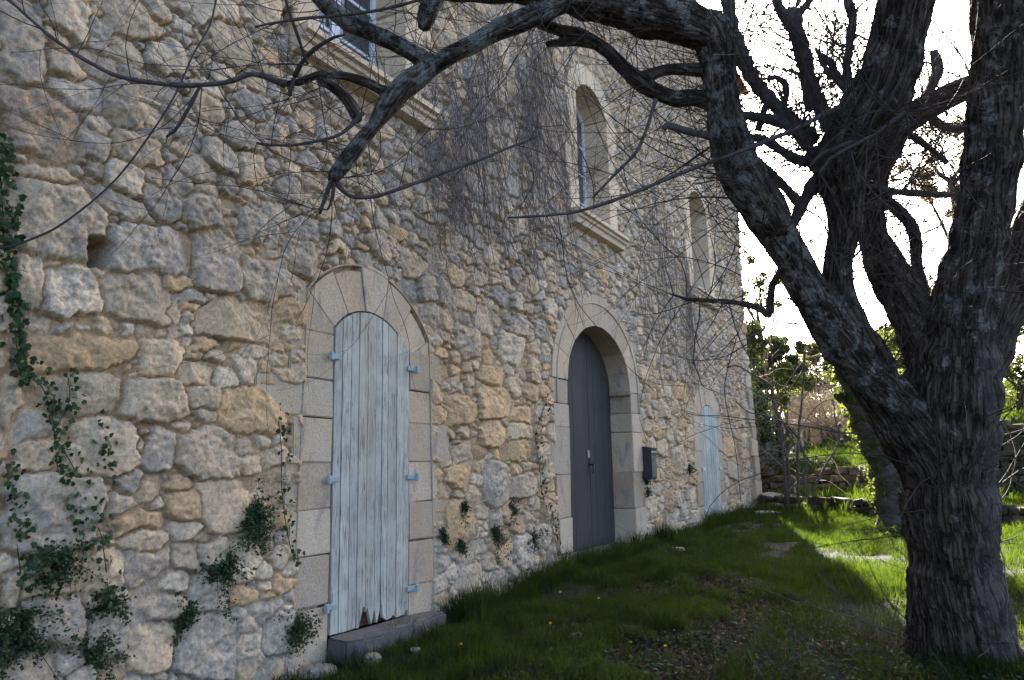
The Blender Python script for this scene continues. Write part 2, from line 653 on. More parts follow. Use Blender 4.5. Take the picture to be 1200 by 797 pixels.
def ell_arch(yc, half, spring, rise, u, off=0.0):
    a = math.pi * (1 - np.asarray(u))
    return np.stack([yc + (half + off) * np.cos(a), spring + (rise + off) * np.sin(a)], -1)


def tilt_arch(yc, half, spring, rise, u, off=0.0):
    p = seg_arch(yc, half, spring, rise, u, off)
    p[..., 1] -= 0.13 * (p[..., 0] - yc)
    return p


OPEN = {
    'd1': dict(f=tilt_arch, yc=5.31, half=0.51, spring=2.60, rise=0.26, z0=0.20),
    'd2': dict(f=ell_arch, yc=10.38, half=1.13, spring=2.62, rise=0.87, z0=0.28),
    'd3': dict(f=seg_arch, yc=15.85, half=0.62, spring=2.42, rise=0.26, z0=0.36),
    'w1': dict(f=seg_arch, yc=5.14, half=0.59, spring=6.95, rise=0.30, z0=5.06),
    'w2': dict(f=seg_arch, yc=10.36, half=0.57, spring=6.90, rise=0.30, z0=5.04),
    'w3': dict(f=seg_arch, yc=15.98, half=0.64, spring=6.95, rise=0.30, z0=5.02),
}
BAND = {'d1': 0.42, 'd2': 0.46, 'd3': 0.42, 'w1': 0.30, 'w2': 0.30, 'w3': 0.32}


def outline(k, off=0.0, n=24, z0=None):
    o = OPEN[k]
    a = o['f'](o['yc'], o['half'], o['spring'], o['rise'], np.linspace(0, 1, n), off)
    zb = o['z0'] if z0 is None else z0
    return np.concatenate([[[o['yc'] - o['half'] - off, zb]], a, [[o['yc'] + o['half'] + off, zb]]])


def inside(poly, y, z):
    r = np.zeros(y.shape, bool)
    n = len(poly)
    j = n - 1
    for i in range(n):
        yi, zi = poly[i]
        yj, zj = poly[j]
        if zi != zj:
            r ^= ((zi > z) != (zj > z)) & (y < (yj - yi) * (z - zi) / (zj - zi) + yi)
        j = i
    return r


# stones of the near wall: left and right middle (photo pixels) and height
Z1 = [(5, 90, 105, 110, 200), (5, 275, 183, 308, 165), (15, 395, 185, 425, 45), (10, 500, 252, 525, 190), (195, 445, 370, 520, 55), (100, 200, 240, 240, 80),
      (240, 240, 315, 255, 85), (270, 350, 375, 360, 75), (245, 400, 325, 430, 80), (245, 580, 450, 592, 120), (420, 490, 505, 500, 90), (450, 600, 550, 620, 145),
      (565, 655, 672, 660, 100), (385, 425, 450, 445, 70), (95, 680, 225, 690, 110), (235, 700, 385, 690, 120), (465, 745, 655, 760, 95), (20, 640, 90, 650, 150),
      (325, 20, 390, 25, 55), (240, 30, 355, 45, 90), (340, 125, 430, 140, 75), (480, 80, 590, 120, 110), (550, 385, 620, 395, 80), (470, 355, 555, 375, 80),
      (510, 310, 600, 330, 65), (600, 310, 665, 315, 50), (555, 520, 630, 540, 70), (415, 395, 500, 405, 55), (325, 470, 420, 490, 75), (665, 600, 730, 600, 85),
      (675, 530, 745, 540, 60), (645, 440, 700, 445, 55), (375, 660, 440, 665, 30), (100, 150, 190, 170, 60), (200, 80, 255, 110, 70), (110, 20, 200, 60, 90),
      (190, 330, 250, 350, 60), (505, 430, 545, 440, 50), (610, 540, 640, 545, 60), (600, 20, 640, 60, 110), (440, 20, 560, 40, 70)]
Z2 = [(45, 35, 305, 25, 95), (85, 125, 270, 120, 100), (280, 140, 432, 145, 105), (325, 35, 418, 40, 85), (415, 75, 495, 80, 60), (515, 160, 672, 165, 115),
      (145, 245, 315, 250, 135), (335, 255, 410, 260, 105), (410, 260, 555, 265, 115), (20, 200, 145, 200, 80), (30, 270, 140, 270, 80), (5, 410, 235, 400, 190),
      (475, 390, 650, 375, 120), (385, 385, 465, 385, 60), (265, 420, 385, 420, 45), (240, 390, 305, 390, 40), (300, 465, 380, 470, 50), (280, 540, 395, 525, 80),
      (395, 515, 465, 520, 65), (365, 565, 445, 565, 70), (320, 345, 370, 345, 55), (335, 625, 440, 615, 60), (300, 720, 405, 720, 120), (405, 715, 545, 715, 140),
      (200, 545, 285, 545, 90), (530, 520, 600, 520, 100), (0, 130, 35, 130, 150), (0, 580, 40, 580, 80), (610, 690, 700, 690, 100), (525, 600, 600, 600, 45),
      (560, 290, 610, 290, 50), (500, 85, 560, 85, 60), (550, 70, 600, 75, 60), (440, 130, 510, 135, 50), (50, 660, 190, 650, 120), (200, 690, 290, 690, 110),
      (60, 560, 190, 560, 90), (540, 245, 600, 250, 40)]
Z4 = [(0, 440, 62, 440, 62), (50, 478, 140, 476, 48), (50, 225, 115, 235, 75), (0, 355, 80, 365, 75), (80, 390, 135, 392, 45), (0, 290, 65, 295, 45), (75, 430, 135, 432, 40),
      (15, 560, 70, 555, 110), (75, 570, 140, 560, 60), (120, 280, 150, 290, 60), (110, 330, 150, 335, 40), (90, 730, 130, 725, 90), (140, 690, 175, 690, 60), (30, 710, 85, 705, 70),
      (480, 330, 520, 330, 40), (440, 470, 475, 475, 45), (480, 500, 515, 495, 60), (440, 375, 470, 380, 45), (600, 470, 640, 470, 50), (610, 520, 650, 520, 60)]


def photo_stones():
    out = []
    for L, ox, oy, sc in ((Z1, 0, 0, 1.9925), (Z2, 0, 400, 2.0075), (Z4, 560, 300, 2.097)):
        for (xa, ya, xb, yb, h) in L:
            a = W(ox + xa / sc, oy + ya / sc)
            b = W(ox + xb / sc, oy + yb / sc)
            mx, my = ox + (xa + xb) / 2 / sc, oy + (ya + yb) / 2 / sc
            t = W(mx, my - h / 2 / sc)
            u = W(mx, my + h / 2 / sc)
            c = (t + u) / 2
            d = b - a
            out.append((c[1], c[2], max(0.05, np.hypot(d[1], d[2]) / 2), max(0.03, (t[2] - u[2]) / 2), math.atan2(d[2], d[1]), 1))
    return out


def build_wall():
    rng = np.random.default_rng(5)
    ys = [0.9]
    while ys[-1] < 19.75:
        r = math.hypot(4.4, ys[-1])
        ys.append(ys[-1] + min(0.03, 0.0072 * (r / 4.9) ** 1.25))
    ys = np.concatenate([np.arange(-4, 0.9, 0.05), ys])
    zs = np.concatenate([np.arange(-0.35, 6.0, 0.0115), np.arange(6.0, 11.25, 0.021)])
    ny, nz = len(ys), len(zs)
    Y, Z = np.meshgrid(ys, zs)
    # where stones may not go
    oy0, oz0, og = -4.0, -0.4, 0.02
    ow, oh = int(24.2 / og), int(11.8 / og)
    gy, gz = np.meshgrid(oy0 + np.arange(ow) * og, oz0 + np.arange(oh) * og)
    occ = np.zeros((oh, ow), bool)
    foot = []
    for k in OPEN:
        pz = outline(k, BAND[k] - 0.03, z0=(OPEN[k]['z0'] - 0.22 if k[0] == 'w' else -0.4))
        foot.append(pz)
        occ |= inside(pz, gy, gz)
    stones = []

    def place(c, force=False):
        y, z, a, b, th, kind = c
        e = max(a, b) + 0.02
        i0, i1 = int((z - e - oz0) / og), int((z + e - oz0) / og) + 1
        j0, j1 = int((y - e - oy0) / og), int((y + e - oy0) / og) + 1
        if i0 < 0 or j0 < 0 or i1 >= oh or j1 >= ow:
            return False
        dy, dz = gy[i0:i1, j0:j1] - y, gz[i0:i1, j0:j1] - z
        u = (dy * math.cos(th) + dz * math.sin(th)) / a
        v = (-dy * math.sin(th) + dz * math.cos(th)) / b
        m = (np.abs(u) ** 3 + np.abs(v) ** 3) < 1
        sub = occ[i0:i1, j0:j1]
        if not m.any():
            if sub[(i1 - i0) // 2, (j1 - j0) // 2]:
                return False
        elif not force and (sub & m).sum() > 0.07 * m.sum():
            return False
        sub |= m
        stones.append(c)
        return True

    for c in photo_stones():
        place(c, True)
    # corner quoins: near left pier and far corner
    z = -0.2
    while z < 10.5:
        h = rng.uniform(0.26, 0.45)
        place((rng.uniform(1.78, 1.86), z + h / 2, 0.27, h / 2 - 0.012, 0, 2))
        wq = rng.choice([0.26, 0.44])
        place((19.72 - wq / 2, z + h / 2, wq / 2, h / 2 - 0.012, 0, 2))
        z += h

    def amax(y, z):
        if z < 3.2 and y < 8.4:
            return 0.30
        if z < 2.9:
            return 0.24
        if z < 3.9 and y < 8:
            return 0.2
        return 0.145 if rng.random() < 0.9 else 0.2

    for (lo, hi, n) in ((0.2, 0.3, 1500), (0.14, 0.2, 4500), (0.1, 0.14, 12000), (0.07, 0.1, 20000), (0.045, 0.07, 26000), (0.028, 0.045, 24000), (0.018, 0.028, 14000)):
        yy = rng.uniform(-3.9, 19.75, n)
        zz = rng.uniform(-0.35, 11.1, n)
        aa = rng.uniform(lo, hi, n)
        for y, z, a in zip(yy, zz, aa):
            if (y < 0.6 and a < 0.1) or a > amax(y, z) or (z > 6 and y < 5):
                continue
            up = z > 3.3
            b = a * rng.uniform(0.42, 0.8 if up else 0.95)
            place((y, z, a, max(b, 0.014), rng.normal(0.0, 0.16 if up else 0.09), 0))
    # signed distance to the nearest two stones
    wy = Y + 0.035 * (fbm2(Y * 6, Z * 6, 3, 31) - 0.5) + 0.034 * (fbm2(Y * 26, Z * 26, 3, 33) - 0.5)
    wz = Z + 0.035 * (fbm2(Y * 6, Z * 6, 3, 41) - 0.5) + 0.034 * (fbm2(Y * 26, Z * 26, 3, 43) - 0.5)
    d1 = np.full(Y.shape, 0.3)
    d2 = np.full(Y.shape, 0.3)
    sid = np.full(Y.shape, -1, np.int32)
    lu = np.zeros(Y.shape)
    lv = np.zeros(Y.shape)
    for i, (y, z, a, b, th, kind) in enumerate(stones):
        e = 0.07 + 0.04
        ey = abs(a * math.cos(th)) + abs(b * math.sin(th)) + e
        ez = abs(a * math.sin(th)) + abs(b * math.cos(th)) + e
        j0, j1 = np.searchsorted(ys, [y - ey, y + ey])
        i0, i1 = np.searchsorted(zs, [z - ez, z + ez])
        if i1 <= i0 or j1 <= j0:
            continue
        dy, dz = wy[i0:i1, j0:j1] - y, wz[i0:i1, j0:j1] - z
        u = dy * math.cos(th) + dz * math.sin(th)
        v = -dy * math.sin(th) + dz * math.cos(th)
        pw = 5.0 if kind == 2 else (4.2 if kind == 1 else 2.8 + 4.0 * ((i * 0.618) % 1))
        # each stone is sheared and tapered a little
        k1, k2 = ((i * 0.377) % 1 - 0.5) * (0.1 if kind == 2 else 0.75 if kind == 0 else 0.3), ((i * 0.733) % 1 - 0.5) * (0.1 if kind == 2 else 0.8 if kind == 0 else 0.35)
        uu = u / (a * (1 + k1 * np.clip(v / b, -1.2, 1.2)))
        vv = v / (b * (1 + k2 * np.clip(u / a, -1.2, 1.2)))
        s = ((np.abs(uu) ** pw + np.abs(vv) ** pw) ** (1 / pw) - 1) * min(a, b)
        A1, A2, I = d1[i0:i1, j0:j1], d2[i0:i1, j0:j1], sid[i0:i1, j0:j1]
        less = s < A1
        A2[...] = np.where(less, A1, np.minimum(A2, s))
        I[less] = i
        lu[i0:i1, j0:j1][less] = u[less]
        lv[i0:i1, j0:j1][less] = v[less]
        A1[less] = s[less]
    ns = len(stones)
    ST = np.array(stones)
    big = np.minimum(ST[:, 2], ST[:, 3])
    rel = np.clip(0.02 + 0.14 * big, 0.02, 0.042) * rng.uniform(0.7, 1.4, ns)
    proud = rng.normal(0, 0.009, ns) + np.where(ST[:, 5] >= 1, 0.010, 0)
    tlu, tlv = rng.normal(0, 0.09, ns), rng.normal(-0.05, 0.10, ns)
    q = np.clip(sid, 0, None)
    has = sid >= 0
    joint = 0.001 + 0.009 * vn2(Y * 3, Z * 3, 51)
    t = np.minimum((d2 - d1) / 2 - joint, 0.06 - d1)
    rr = 0.0045 + 0.012 * big[q]
    prof = 1 - np.exp(-np.clip(t, 0, None) / rr)
    rough = (fbm2(Y * 11, Z * 17, 5, 61, 0.62) - 0.5) * 1.25
    facet = np.abs(fbm2(Y * 5.5 + q * 3.1, Z * 6.5 + q * 1.7, 3, 71) - 0.5) * 2
    h = rel[q] * prof * (1.0 + 0.5 * rough) + (proud[q] + tlu[q] * lu + tlv[q] * lv) * np.clip(prof * 1.6, 0, 1) - 0.028 * facet * prof * np.clip(big[q] / 0.12, 0.3, 1.2) + 0.024 * rough - 0.013 * np.abs(fbm2(Y * 15 + q * 0.7, Z * 21, 3, 73) - 0.5) * 2 * prof
    for kf in range(4):
        an, g, d0 = rng.uniform(0, 2 * math.pi, ns), rng.uniform(0.05, 0.4, ns), rng.uniform(0.2, 1.0, ns) * big
        dd = lu * np.cos(an)[q] + lv * np.sin(an)[q] - d0[q] + 0.03 * rough
        h = np.minimum(h, rel[q] * 1.08 + proud[q] + 0.012 * rough - g[q] * np.clip(dd, 0, None))
    mlev = -0.006 + 0.018 * (fbm2(Y * 1.6, Z * 1.6, 3, 81) - 0.45) + 0.014 * (fbm2(Y * 18, Z * 18, 3, 83) - 0.5)
    mlev = mlev - 0.012 * ss(2.9, 3.8, Z)
    mlev = mlev - 0.020 * np.exp(-((t + 0.002) / 0.006) ** 2) * ss(0.42, 0.6, fbm2(Y * 2.3, Z * 2.3, 3, 87))
    stone = has & (t > 0) & (h > mlev - 0.001)
    H = np.where(has & (t > 0), np.maximum(h, mlev), mlev)
    # deep hollows
    holes = [(W(112, 297), 0.085, 0.10, 0.28), (W(340, 27), 0.10, 0.13, 0.3), (W(340, 505), 0.03, 0.05, 0.07), (W(515, 505), 0.04, 0.05, 0.06), (W(470, 152), 0.05, 0.04, 0.12)]
    for c, a, b, dp in holes:
        e = ((np.abs(wy - c[1]) / a) ** 3 + (np.abs(wz - c[2]) / b) ** 3) ** (1 / 3)
        H -= dp * (1 - ss(0.8, 1.08, e))
    footm = np.zeros(Y.shape, bool)
    hole = np.zeros(Y.shape, bool)
    for k, pz in zip(OPEN, foot):
        footm |= inside(pz, Y, Z)
        hole |= inside(outline(k, 0.10, z0=OPEN[k]['z0'] - (0.1 if k[0] == 'w' else 0.7)), Y, Z)
    H = np.where(footm, -0.05, H)
    H += 0.05 * (fbm2(Y * 0.35, Z * 0.35, 2, 91) - 0.5)
    H += 0.10 * np.clip(1.0 - Z, 0, 1.4) ** 2 * 0.5 * ss(8, 4, Y)      # battered foot
    # colours: warm, cream, grey by zone
    r1, r2 = rng.random(ns), rng.random(ns)
    sy, sz = ST[:, 0], ST[:, 1]
    warm = np.exp(-((sz - 2.1 + 0.03 * sy) / 1.05) ** 2) * ss(2.2, 4.2, sy) * ss(19, 14, sy) + 0.35 * ss(16, 19, sy)
    pal = np.array([[0.46, 0.385, 0.29], [0.46, 0.345, 0.225], [0.42, 0.365, 0.295], [0.37, 0.345, 0.31], [0.49, 0.44, 0.365]])
    pr = np.stack([0.34 + 0 * warm, 0.05 + 0.6 * warm, 0.3 + 0 * warm, 0.3 * (1 - warm) * np.where(sz > 3, 1.3, 1), 0.2 + 0.25 * (sz < 0.9)], 1)
    pr /= pr.sum(1)[:, None]
    ch = (r1[:, None] > np.cumsum(pr, 1)).sum(1).clip(0, 4)
    sc = pal[ch] * rng.uniform(1.02, 1.36, ns)[:, None] * np.array([1.14, 1.03, 0.86])
    wth = np.clip(0.5 + 0.3 * (r2 - 0.5) * 2 + 0.18 * (sz > 2.9) - 0.22 * warm + 0.12 * (sz < 1.0), 0, 1)
    mw_ = np.exp(-((Z - 2.2) / 1.5) ** 2)[..., None]
    mcol = mw_ * np.array([0.46, 0.315, 0.185]) + (1 - mw_) * np.array([0.41, 0.33, 0.235])
    low = ss(1.0, 0.2, Z)[..., None]
    mcol = mcol * (1 - low) + low * np.array([0.38, 0.35, 0.30])
    mcol = mcol * (0.8 + 0.4 * fbm2(Y * 3, Z * 3, 3, 95))[..., None]
    colr = np.where(stone[..., None], sc[q], mcol)
    # mortar washed over some stones
    mcol = mcol * 1.18
    wash = ss(0.54, 0.66, fbm2(Y * 2.2, Z * 2.2, 4, 97))[..., None] * 0.4 * np.where(stone & (ST[q, 5] >= 1), 0.3, 1.0)[..., None]
    colr = colr * (1 - wash) + wash * (mcol * 1.05)
    alpha = np.where(stone, 0.0, 1.0)
    V = np.stack([X0 + H, Y, Z], -1).reshape(-1, 3)
    i = np.arange(nz - 1)[:, None] * ny + np.arange(ny - 1)[None]
    Q = np.stack([i, i + 1, i + ny + 1, i + ny], -1)
    hq = hole[:-1, :-1] & hole[1:, 1:] & hole[1:, :-1] & hole[:-1, 1:]
    Q = Q[~hq]
    at = {'tint': np.concatenate([colr, alpha[..., None]], -1).reshape(-1, 4), 'weather': np.where(stone, wth[q], 0.3).ravel()}
    print('wall', V.shape, 'stones', ns)
    return mesh_np('wall', V, Q, M_WALL, house, True, at)


build_wall()


def boxbm(bm, lo, hi):
    lo, hi = Vector(lo), Vector(hi)
    r = bmesh.ops.create_cube(bm, size=1.0, matrix=Matrix.Translation((lo + hi) / 2) @ Matrix.Diagonal((*(hi - lo), 1)))
    return r['verts']


def box_part(name, lo, hi, mat, parent, bev=0.0):
    bm = bmesh.new()
    boxbm(bm, lo, hi)
    if bev:
        bmesh.ops.bevel(bm, geom=bm.edges[:], offset=bev, segments=2, affect='EDGES')
    o = mesh_bm(name, bm, mat, parent)
    return o


def tintset(o, lo=0.8, hi=1.15, hue=0.05):
    """one tint per loose island (blocks, boards)"""
    me = o.data
    n = len(me.vertices)
    par = np.arange(n)
    E = np.empty(len(me.edges) * 2, dtype=np.int32)
    me.edges.foreach_get('vertices', E)
    E = E.reshape(-1, 2)
    while True:
        m = np.minimum(par[E[:, 0]], par[E[:, 1]])
        old = par.copy()
        np.minimum.at(par, E[:, 0], m)
        np.minimum.at(par, E[:, 1], m)
        par = par[par]
        if (par == old).all():
            break
    u, inv = np.unique(par, return_inverse=True)
    br = RNG.uniform(lo, hi, len(u))
    h = RNG.uniform(-hue, hue, len(u))
    c = np.stack([br * (1 + h), br, br * (1 - h), np.ones(len(u))], 1)[inv].astype(np.float32)
    at = me.attributes.new('tint', 'FLOAT_COLOR', 'POINT')
    at.data.foreach_set('color', c.ravel())
    return o


def prism(bm, poly, x0, x1, bev=0.012, jit=0.0):
    """poly in (y, z), from x1 (back) to x0 (front)"""
    poly = [(p[0] + random.uniform(-jit, jit), p[1] + random.uniform(-jit, jit)) for p in poly]
    a = [bm.verts.new((x0, p[0], p[1])) for p in poly]
    b = [bm.verts.new((x1, p[0], p[1])) for p in poly]
    n = len(poly)
    fs = [bm.faces.new(a), bm.faces.new(b[::-1])]
    for i in range(n):
        j = (i + 1) % n
        fs.append(bm.faces.new((a[j], a[i], b[i], b[j])))
    if bev:
        ed = [e for e in fs[0].edges]
        ed += [e for e in bm.edges if e.verts[0] in a and e.verts[1] in b or e.verts[1] in a and e.verts[0] in b]
        bmesh.ops.bevel(bm, geom=list(set(ed)), offset=bev, segments=2, affect='EDGES')


def surround(k, name, mat, zedges, wl, wr, nv, depth, front=0.016, vdep=None, zlow=None):
    o = OPEN[k]
    bm = bmesh.new()
    g = 0.0016
    yl, yr = o['yc'] - o['half'], o['yc'] + o['half']
    band = BAND[k]
    for i in range(len(zedges) - 1):
        a, b = zedges[i] + g, zedges[i + 1] - g
        f = X0 + front + random.uniform(-0.007, 0.007)
        w1 = wl[i % len(wl)]
        w2 = wr[i % len(wr)]
        prism(bm, [(yl - w1, a), (yl, a), (yl, b), (yl - w1, b)], f, X0 - depth, 0.009, 0.011)
        prism(bm, [(yr, a), (yr + w2, a), (yr + w2, b), (yr, b)], f + random.uniform(-0.006, 0.006), X0 - depth, 0.009, 0.011)
    for i in range(nv):
        u = np.linspace(i / nv, (i + 1) / nv, 7)
        gu = 0.0015 / (o['half'] * 2.4)
        u = np.clip(u, i / nv + gu, (i + 1) / nv - gu)
        vd = band * (1.0 if vdep is None else vdep[i % len(vdep)])
        inner = o['f'](o['yc'], o['half'], o['spring'], o['rise'], u, 0.0)
        outer = o['f'](o['yc'], o['half'], o['spring'], o['rise'], u, vd)
        prism(bm, list(inner) + list(outer[::-1]), X0 + front + random.uniform(-0.006, 0.006), X0 - depth, 0.005, 0.0)
    # triangle filling between springing blocks and the first voussoir of a segmental arch
    if o['f'] is not ell_arch:
        for sgn in (0, 1):
            e = o['f'](o['yc'], o['half'], o['spring'], o['rise'], float(sgn), 0.0)
            e2 = o['f'](o['yc'], o['half'], o['spring'], o['rise'], float(sgn), band)
            s = 1 if sgn else -1
            prism(bm, [(e[0] + s * 0.002, o['spring'] + 0.002), (e[0] + s * band, o['spring'] + 0.002), (e[0] + s * band, e2[1]), (e2[0] + s * 0.003, e2[1]), (e[0] + s * 0.003, e[1] + 0.003)] if e[1] > o['spring'] + 0.01 else [(e[0] + s * 0.006, e[1]), (e[0] + s * band, e[1]), (e2[0] + s * 0.003, e2[1])], X0 + front - 0.004, X0 - depth, 0.004)
    ob = mesh_bm(name, bm, mat, house)
    tintset(ob, 0.88, 1.2, 0.03)
    return ob


def moulding(k, off, r, name, mat, zb, front):
    mb = MB()
    ol = outline(k, off, 40, zb)
    pts = np.stack([np.full(len(ol), X0 + front), ol[:, 0], ol[:, 1]], 1)
    pts, rr = resample(pts, np.full(len(pts), r), 0.06)
    tube(mb, pts, rr, 8, 0.85)
    return mb.build(name, mat, house, True)


surround('d1', 'door_surround', M_DRESS, [0.02, 0.47, 0.86, 1.2, 1.56, 1.92, 2.22, 2.60], [0.43, 0.62, 0.45, 0.5, 0.44, 0.82, 0.48], [0.46, 0.44, 0.72, 0.45, 0.66, 0.44, 0.5], 5, 0.16, vdep=[0.85, 0.8, 0.98, 0.86, 0.78])
moulding('d1', 0.385, 0.009, 'door_moulding', M_DRESS, 0.5, 0.016)
surround('d2', 'door_surround', M_DRESS, [0.1, 0.42, 0.85, 1.4, 2.0, 2.30, 2.62], [0.44, 0.36, 0.40, 0.62, 0.44, 0.55], [0.40, 0.48, 0.38, 0.42, 0.45, 0.36], 9, 0.42)
moulding('d2', 0.33, 0.014, 'door_moulding', M_DRESS, 2.3, 0.014)
surround('d3', 'door_surround', M_DRESS, [0.2, 0.7, 1.15, 1.75, 2.42], [0.55, 0.4, 0.48, 0.42], [0.36, 0.45, 0.36, 0.4], 5, 0.16)
for k in ('w1', 'w2', 'w3'):
    z0 = OPEN[k]['z0']
    surround(k, 'window_surround', M_DRESSW, [z0, z0 + 0.5, z0 + 0.95, z0 + 1.45, OPEN[k]['spring']], [0.31, 0.42, 0.30, 0.38], [0.31, 0.44, 0.30, 0.4], 5, 0.40, 0.022)
# impost of the right jamb of the carriage door
tintset(box_part('impost', (X0 - 0.32, 11.44, 2.57), (X0 + 0.04, 11.53, 2.64), M_DRESS, house, 0.015), 0.8, 0.9)


def window(k):
    o = OPEN[k]
    yl, yr, z0 = o['yc'] - o['half'], o['yc'] + o['half'], o['z0']
    xb = X0 - 0.36
    bm = bmesh.new()
    inn = outline(k, -0.065, 20, z0 + 0.07)
    out = outline(k, 0.03, 20, z0 - 0.02)
    n = len(inn)
    for (x, y) in ((xb, xb - 0.06),):
        va = [bm.verts.new((x, p[0], p[1])) for p in out]
        vb = [bm.verts.new((x, p[0], p[1])) for p in inn]
        vc = [bm.verts.new((y, p[0], p[1])) for p in inn]
        for i in range(n):
            j = (i + 1) % n
            bm.faces.new((va[i], va[j], vb[j], vb[i]))
            bm.faces.new((vb[i], vb[j], vc[j], vc[i]))
    c = o['yc']
    zt = o['spring'] + o['rise'] - 0.06
    boxbm(bm, (xb - 0.05, c - 0.055, z0 + 0.06), (xb + 0.014, c + 0.055, zt))
    for f in (0.27, 0.52, 0.77):
        zz = z0 + (o['spring'] - z0) * f
        boxbm(bm, (xb - 0.045, yl + 0.05, zz - 0.016), (xb - 0.008, c - 0.05, zz + 0.016))
        boxbm(bm, (xb - 0.045, c + 0.05, zz - 0.016), (xb - 0.008, yr - 0.05, zz + 0.016))
    fr = mesh_bm('window', bm, M_WHITE, house)
    bm = bmesh.new()
    prism(bm, list(outline(k, -0.02, 20, z0 + 0.03)), xb - 0.028, xb - 0.034, 0)
    mesh_bm('pane', bm, M_GLASS, fr)
    # moulded sill: three steps
    bm = bmesh.new()
    a, b = yl - 0.33, yr + 0.33
    prof = [(0.0, 0.0), (0.20, -0.015), (0.205, -0.07), (0.165, -0.085), (0.16, -0.12), (0.13, -0.135), (0.12, -0.21), (0.0, -0.235), (-0.40, -0.235), (-0.40, 0.02)]
    va = [bm.verts.new((X0 + p[0], a, z0 + p[1])) for p in prof]
    vb = [bm.verts.new((X0 + p[0], b, z0 + p[1])) for p in prof]
    bm.faces.new(va)
    bm.faces.new(vb[::-1])
    for i in range(len(prof)):
        j = (i + 1) % len(prof)
        bm.faces.new((va[j], va[i], vb[i], vb[j]))
    s = mesh_bm('sill', bm, M_DRESSW, fr)
    tintset(s, 0.95, 1.0)


for k in ('w1', 'w2', 'w3'):
    window(k)


def boards(k, name, mat, xf, th, nb, zb, off=0.0, jag=None, gap=0.0045, seed=1):
    """vertical boards under an arch, one mesh"""
    rnd = random.Random(seed)
    o = OPEN[k]
    yl, yr = o['yc'] - o['half'] - off, o['yc'] + o['half'] + off
    wts = [rnd.uniform(0.75, 1.3) for _ in range(nb)]
    tot = sum(wts)
    ed = [yl]
    for w_ in wts:
        ed.append(ed[-1] + (yr - yl) * w_ / tot)
    uu = np.linspace(0, 1, 200)
    arc = o['f'](o['yc'], o['half'], o['spring'], o['rise'], uu, off)
    bm = bmesh.new()
    for i in range(nb):
        a, b = ed[i] + gap, ed[i + 1] - gap
        m = max(3, int((b - a) / 0.02))
        yy = np.linspace(a, b, m)
        top = np.interp(yy, arc[:, 0], arc[:, 1]) - 0.004 - rnd.uniform(0, 0.006)
        bot = np.array([zb + rnd.uniform(0, 0.008) for _ in yy])
        if jag:
            for (jy, jw, jh) in jag:
                bot = np.maximum(bot, zb + jh * np.clip(1 - np.abs(yy - jy) / jw, 0, 1) * np.array([rnd.uniform(0.7, 1.1) for _ in yy]))
        poly = list(zip(yy, bot)) + list(zip(yy[::-1], top[::-1]))
        x = xf + rnd.uniform(-0.004, 0.004)
        prism(bm, poly, x, x - th, 0)
    ob = mesh_bm(name, bm, mat, house)
    return tintset(ob, 0.88, 1.08, 0.03)


# pale blue shutter
d1 = boards('d1', 'shutter_door', M_BLUE, X0 + 0.022, 0.032, 10, 0.232, -0.008, jag=[(5.20, 0.05, 0.26), (5.26, 0.04, 0.16), (5.34, 0.03, 0.15), (5.43, 0.035, 0.22), (5.60, 0.02, 0.05), (5.79, 0.03, 0.07)], seed=3)
OPEN['d1b'] = dict(OPEN['d1'], half=0.50)
bm = bmesh.new()
prism(bm, list(outline('d1b', -0.01, 20, 0.23)), X0 - 0.018, X0 - 0.05, 0)
mesh_bm('inner_board', bm, M_ROT, d1)


def hinge(y0, y1, z, xf, mat, par):
    bm = bmesh.new()
    boxbm(bm, (xf, y0, z - 0.022), (xf + 0.012, y1, z + 0.022))
    ob = min((y0, y1), key=lambda q: -abs(q - 5.31))
    boxbm(bm, (xf + 0.001, ob - 0.016, z - 0.036), (xf + 0.034, ob + 0.016, z + 0.03))
    bmesh.ops.bevel(bm, geom=bm.edges[:], offset=0.003, segments=1, affect='EDGES')
    mesh_bm('hinge', bm, mat, par)


for z in (2.42, 1.43, 0.45):
    hinge(4.74, 4.86, z, X0 + 0.03, M_IRON, d1)
    hinge(5.77, 5.90, z, X0 + 0.03, M_IRON, d1)

# charcoal carriage door
d2 = boards('d2', 'carriage_door', M_CHAR, X0 - 0.33, 0.05, 13, 0.34, 0.02, gap=0.003, seed=8)
bm = bmesh.new()
prism(bm, list(outline('d2', 0.03, 24, 0.33)), X0 - 0.345, X0 - 0.40, 0)
mesh_bm('backing_board', bm, M_CHAR, d2)
for nm, px, py, dy, dz, m in (('lock_plate', 689, 532, 0.07, 0.11, M_STEEL), ('handle', 690.5, 544, 0.03, 0.09, M_BOX)):
    p = W(px, py, -0.33)
    bm = bmesh.new()
    boxbm(bm, (p[0] + 0.005, p[1] - dy / 2, p[2] - dz / 2), (p[0] + 0.016, p[1] + dy / 2, p[2] + dz / 2))
    if nm == 'handle':
        boxbm(bm, (p[0] + 0.014, p[1] - 0.012, p[2] - 0.02), (p[0] + 0.07, p[1] + 0.012, p[2] + 0.005))
        boxbm(bm, (p[0] + 0.055, p[1] - 0.014, p[2] - 0.14), (p[0] + 0.071, p[1] + 0.014, p[2] + 0.006))
    bmesh.ops.bevel(bm, geom=bm.edges[:], offset=0.004, segments=2, affect='EDGES')
    mesh_bm(nm, bm, m, d2)
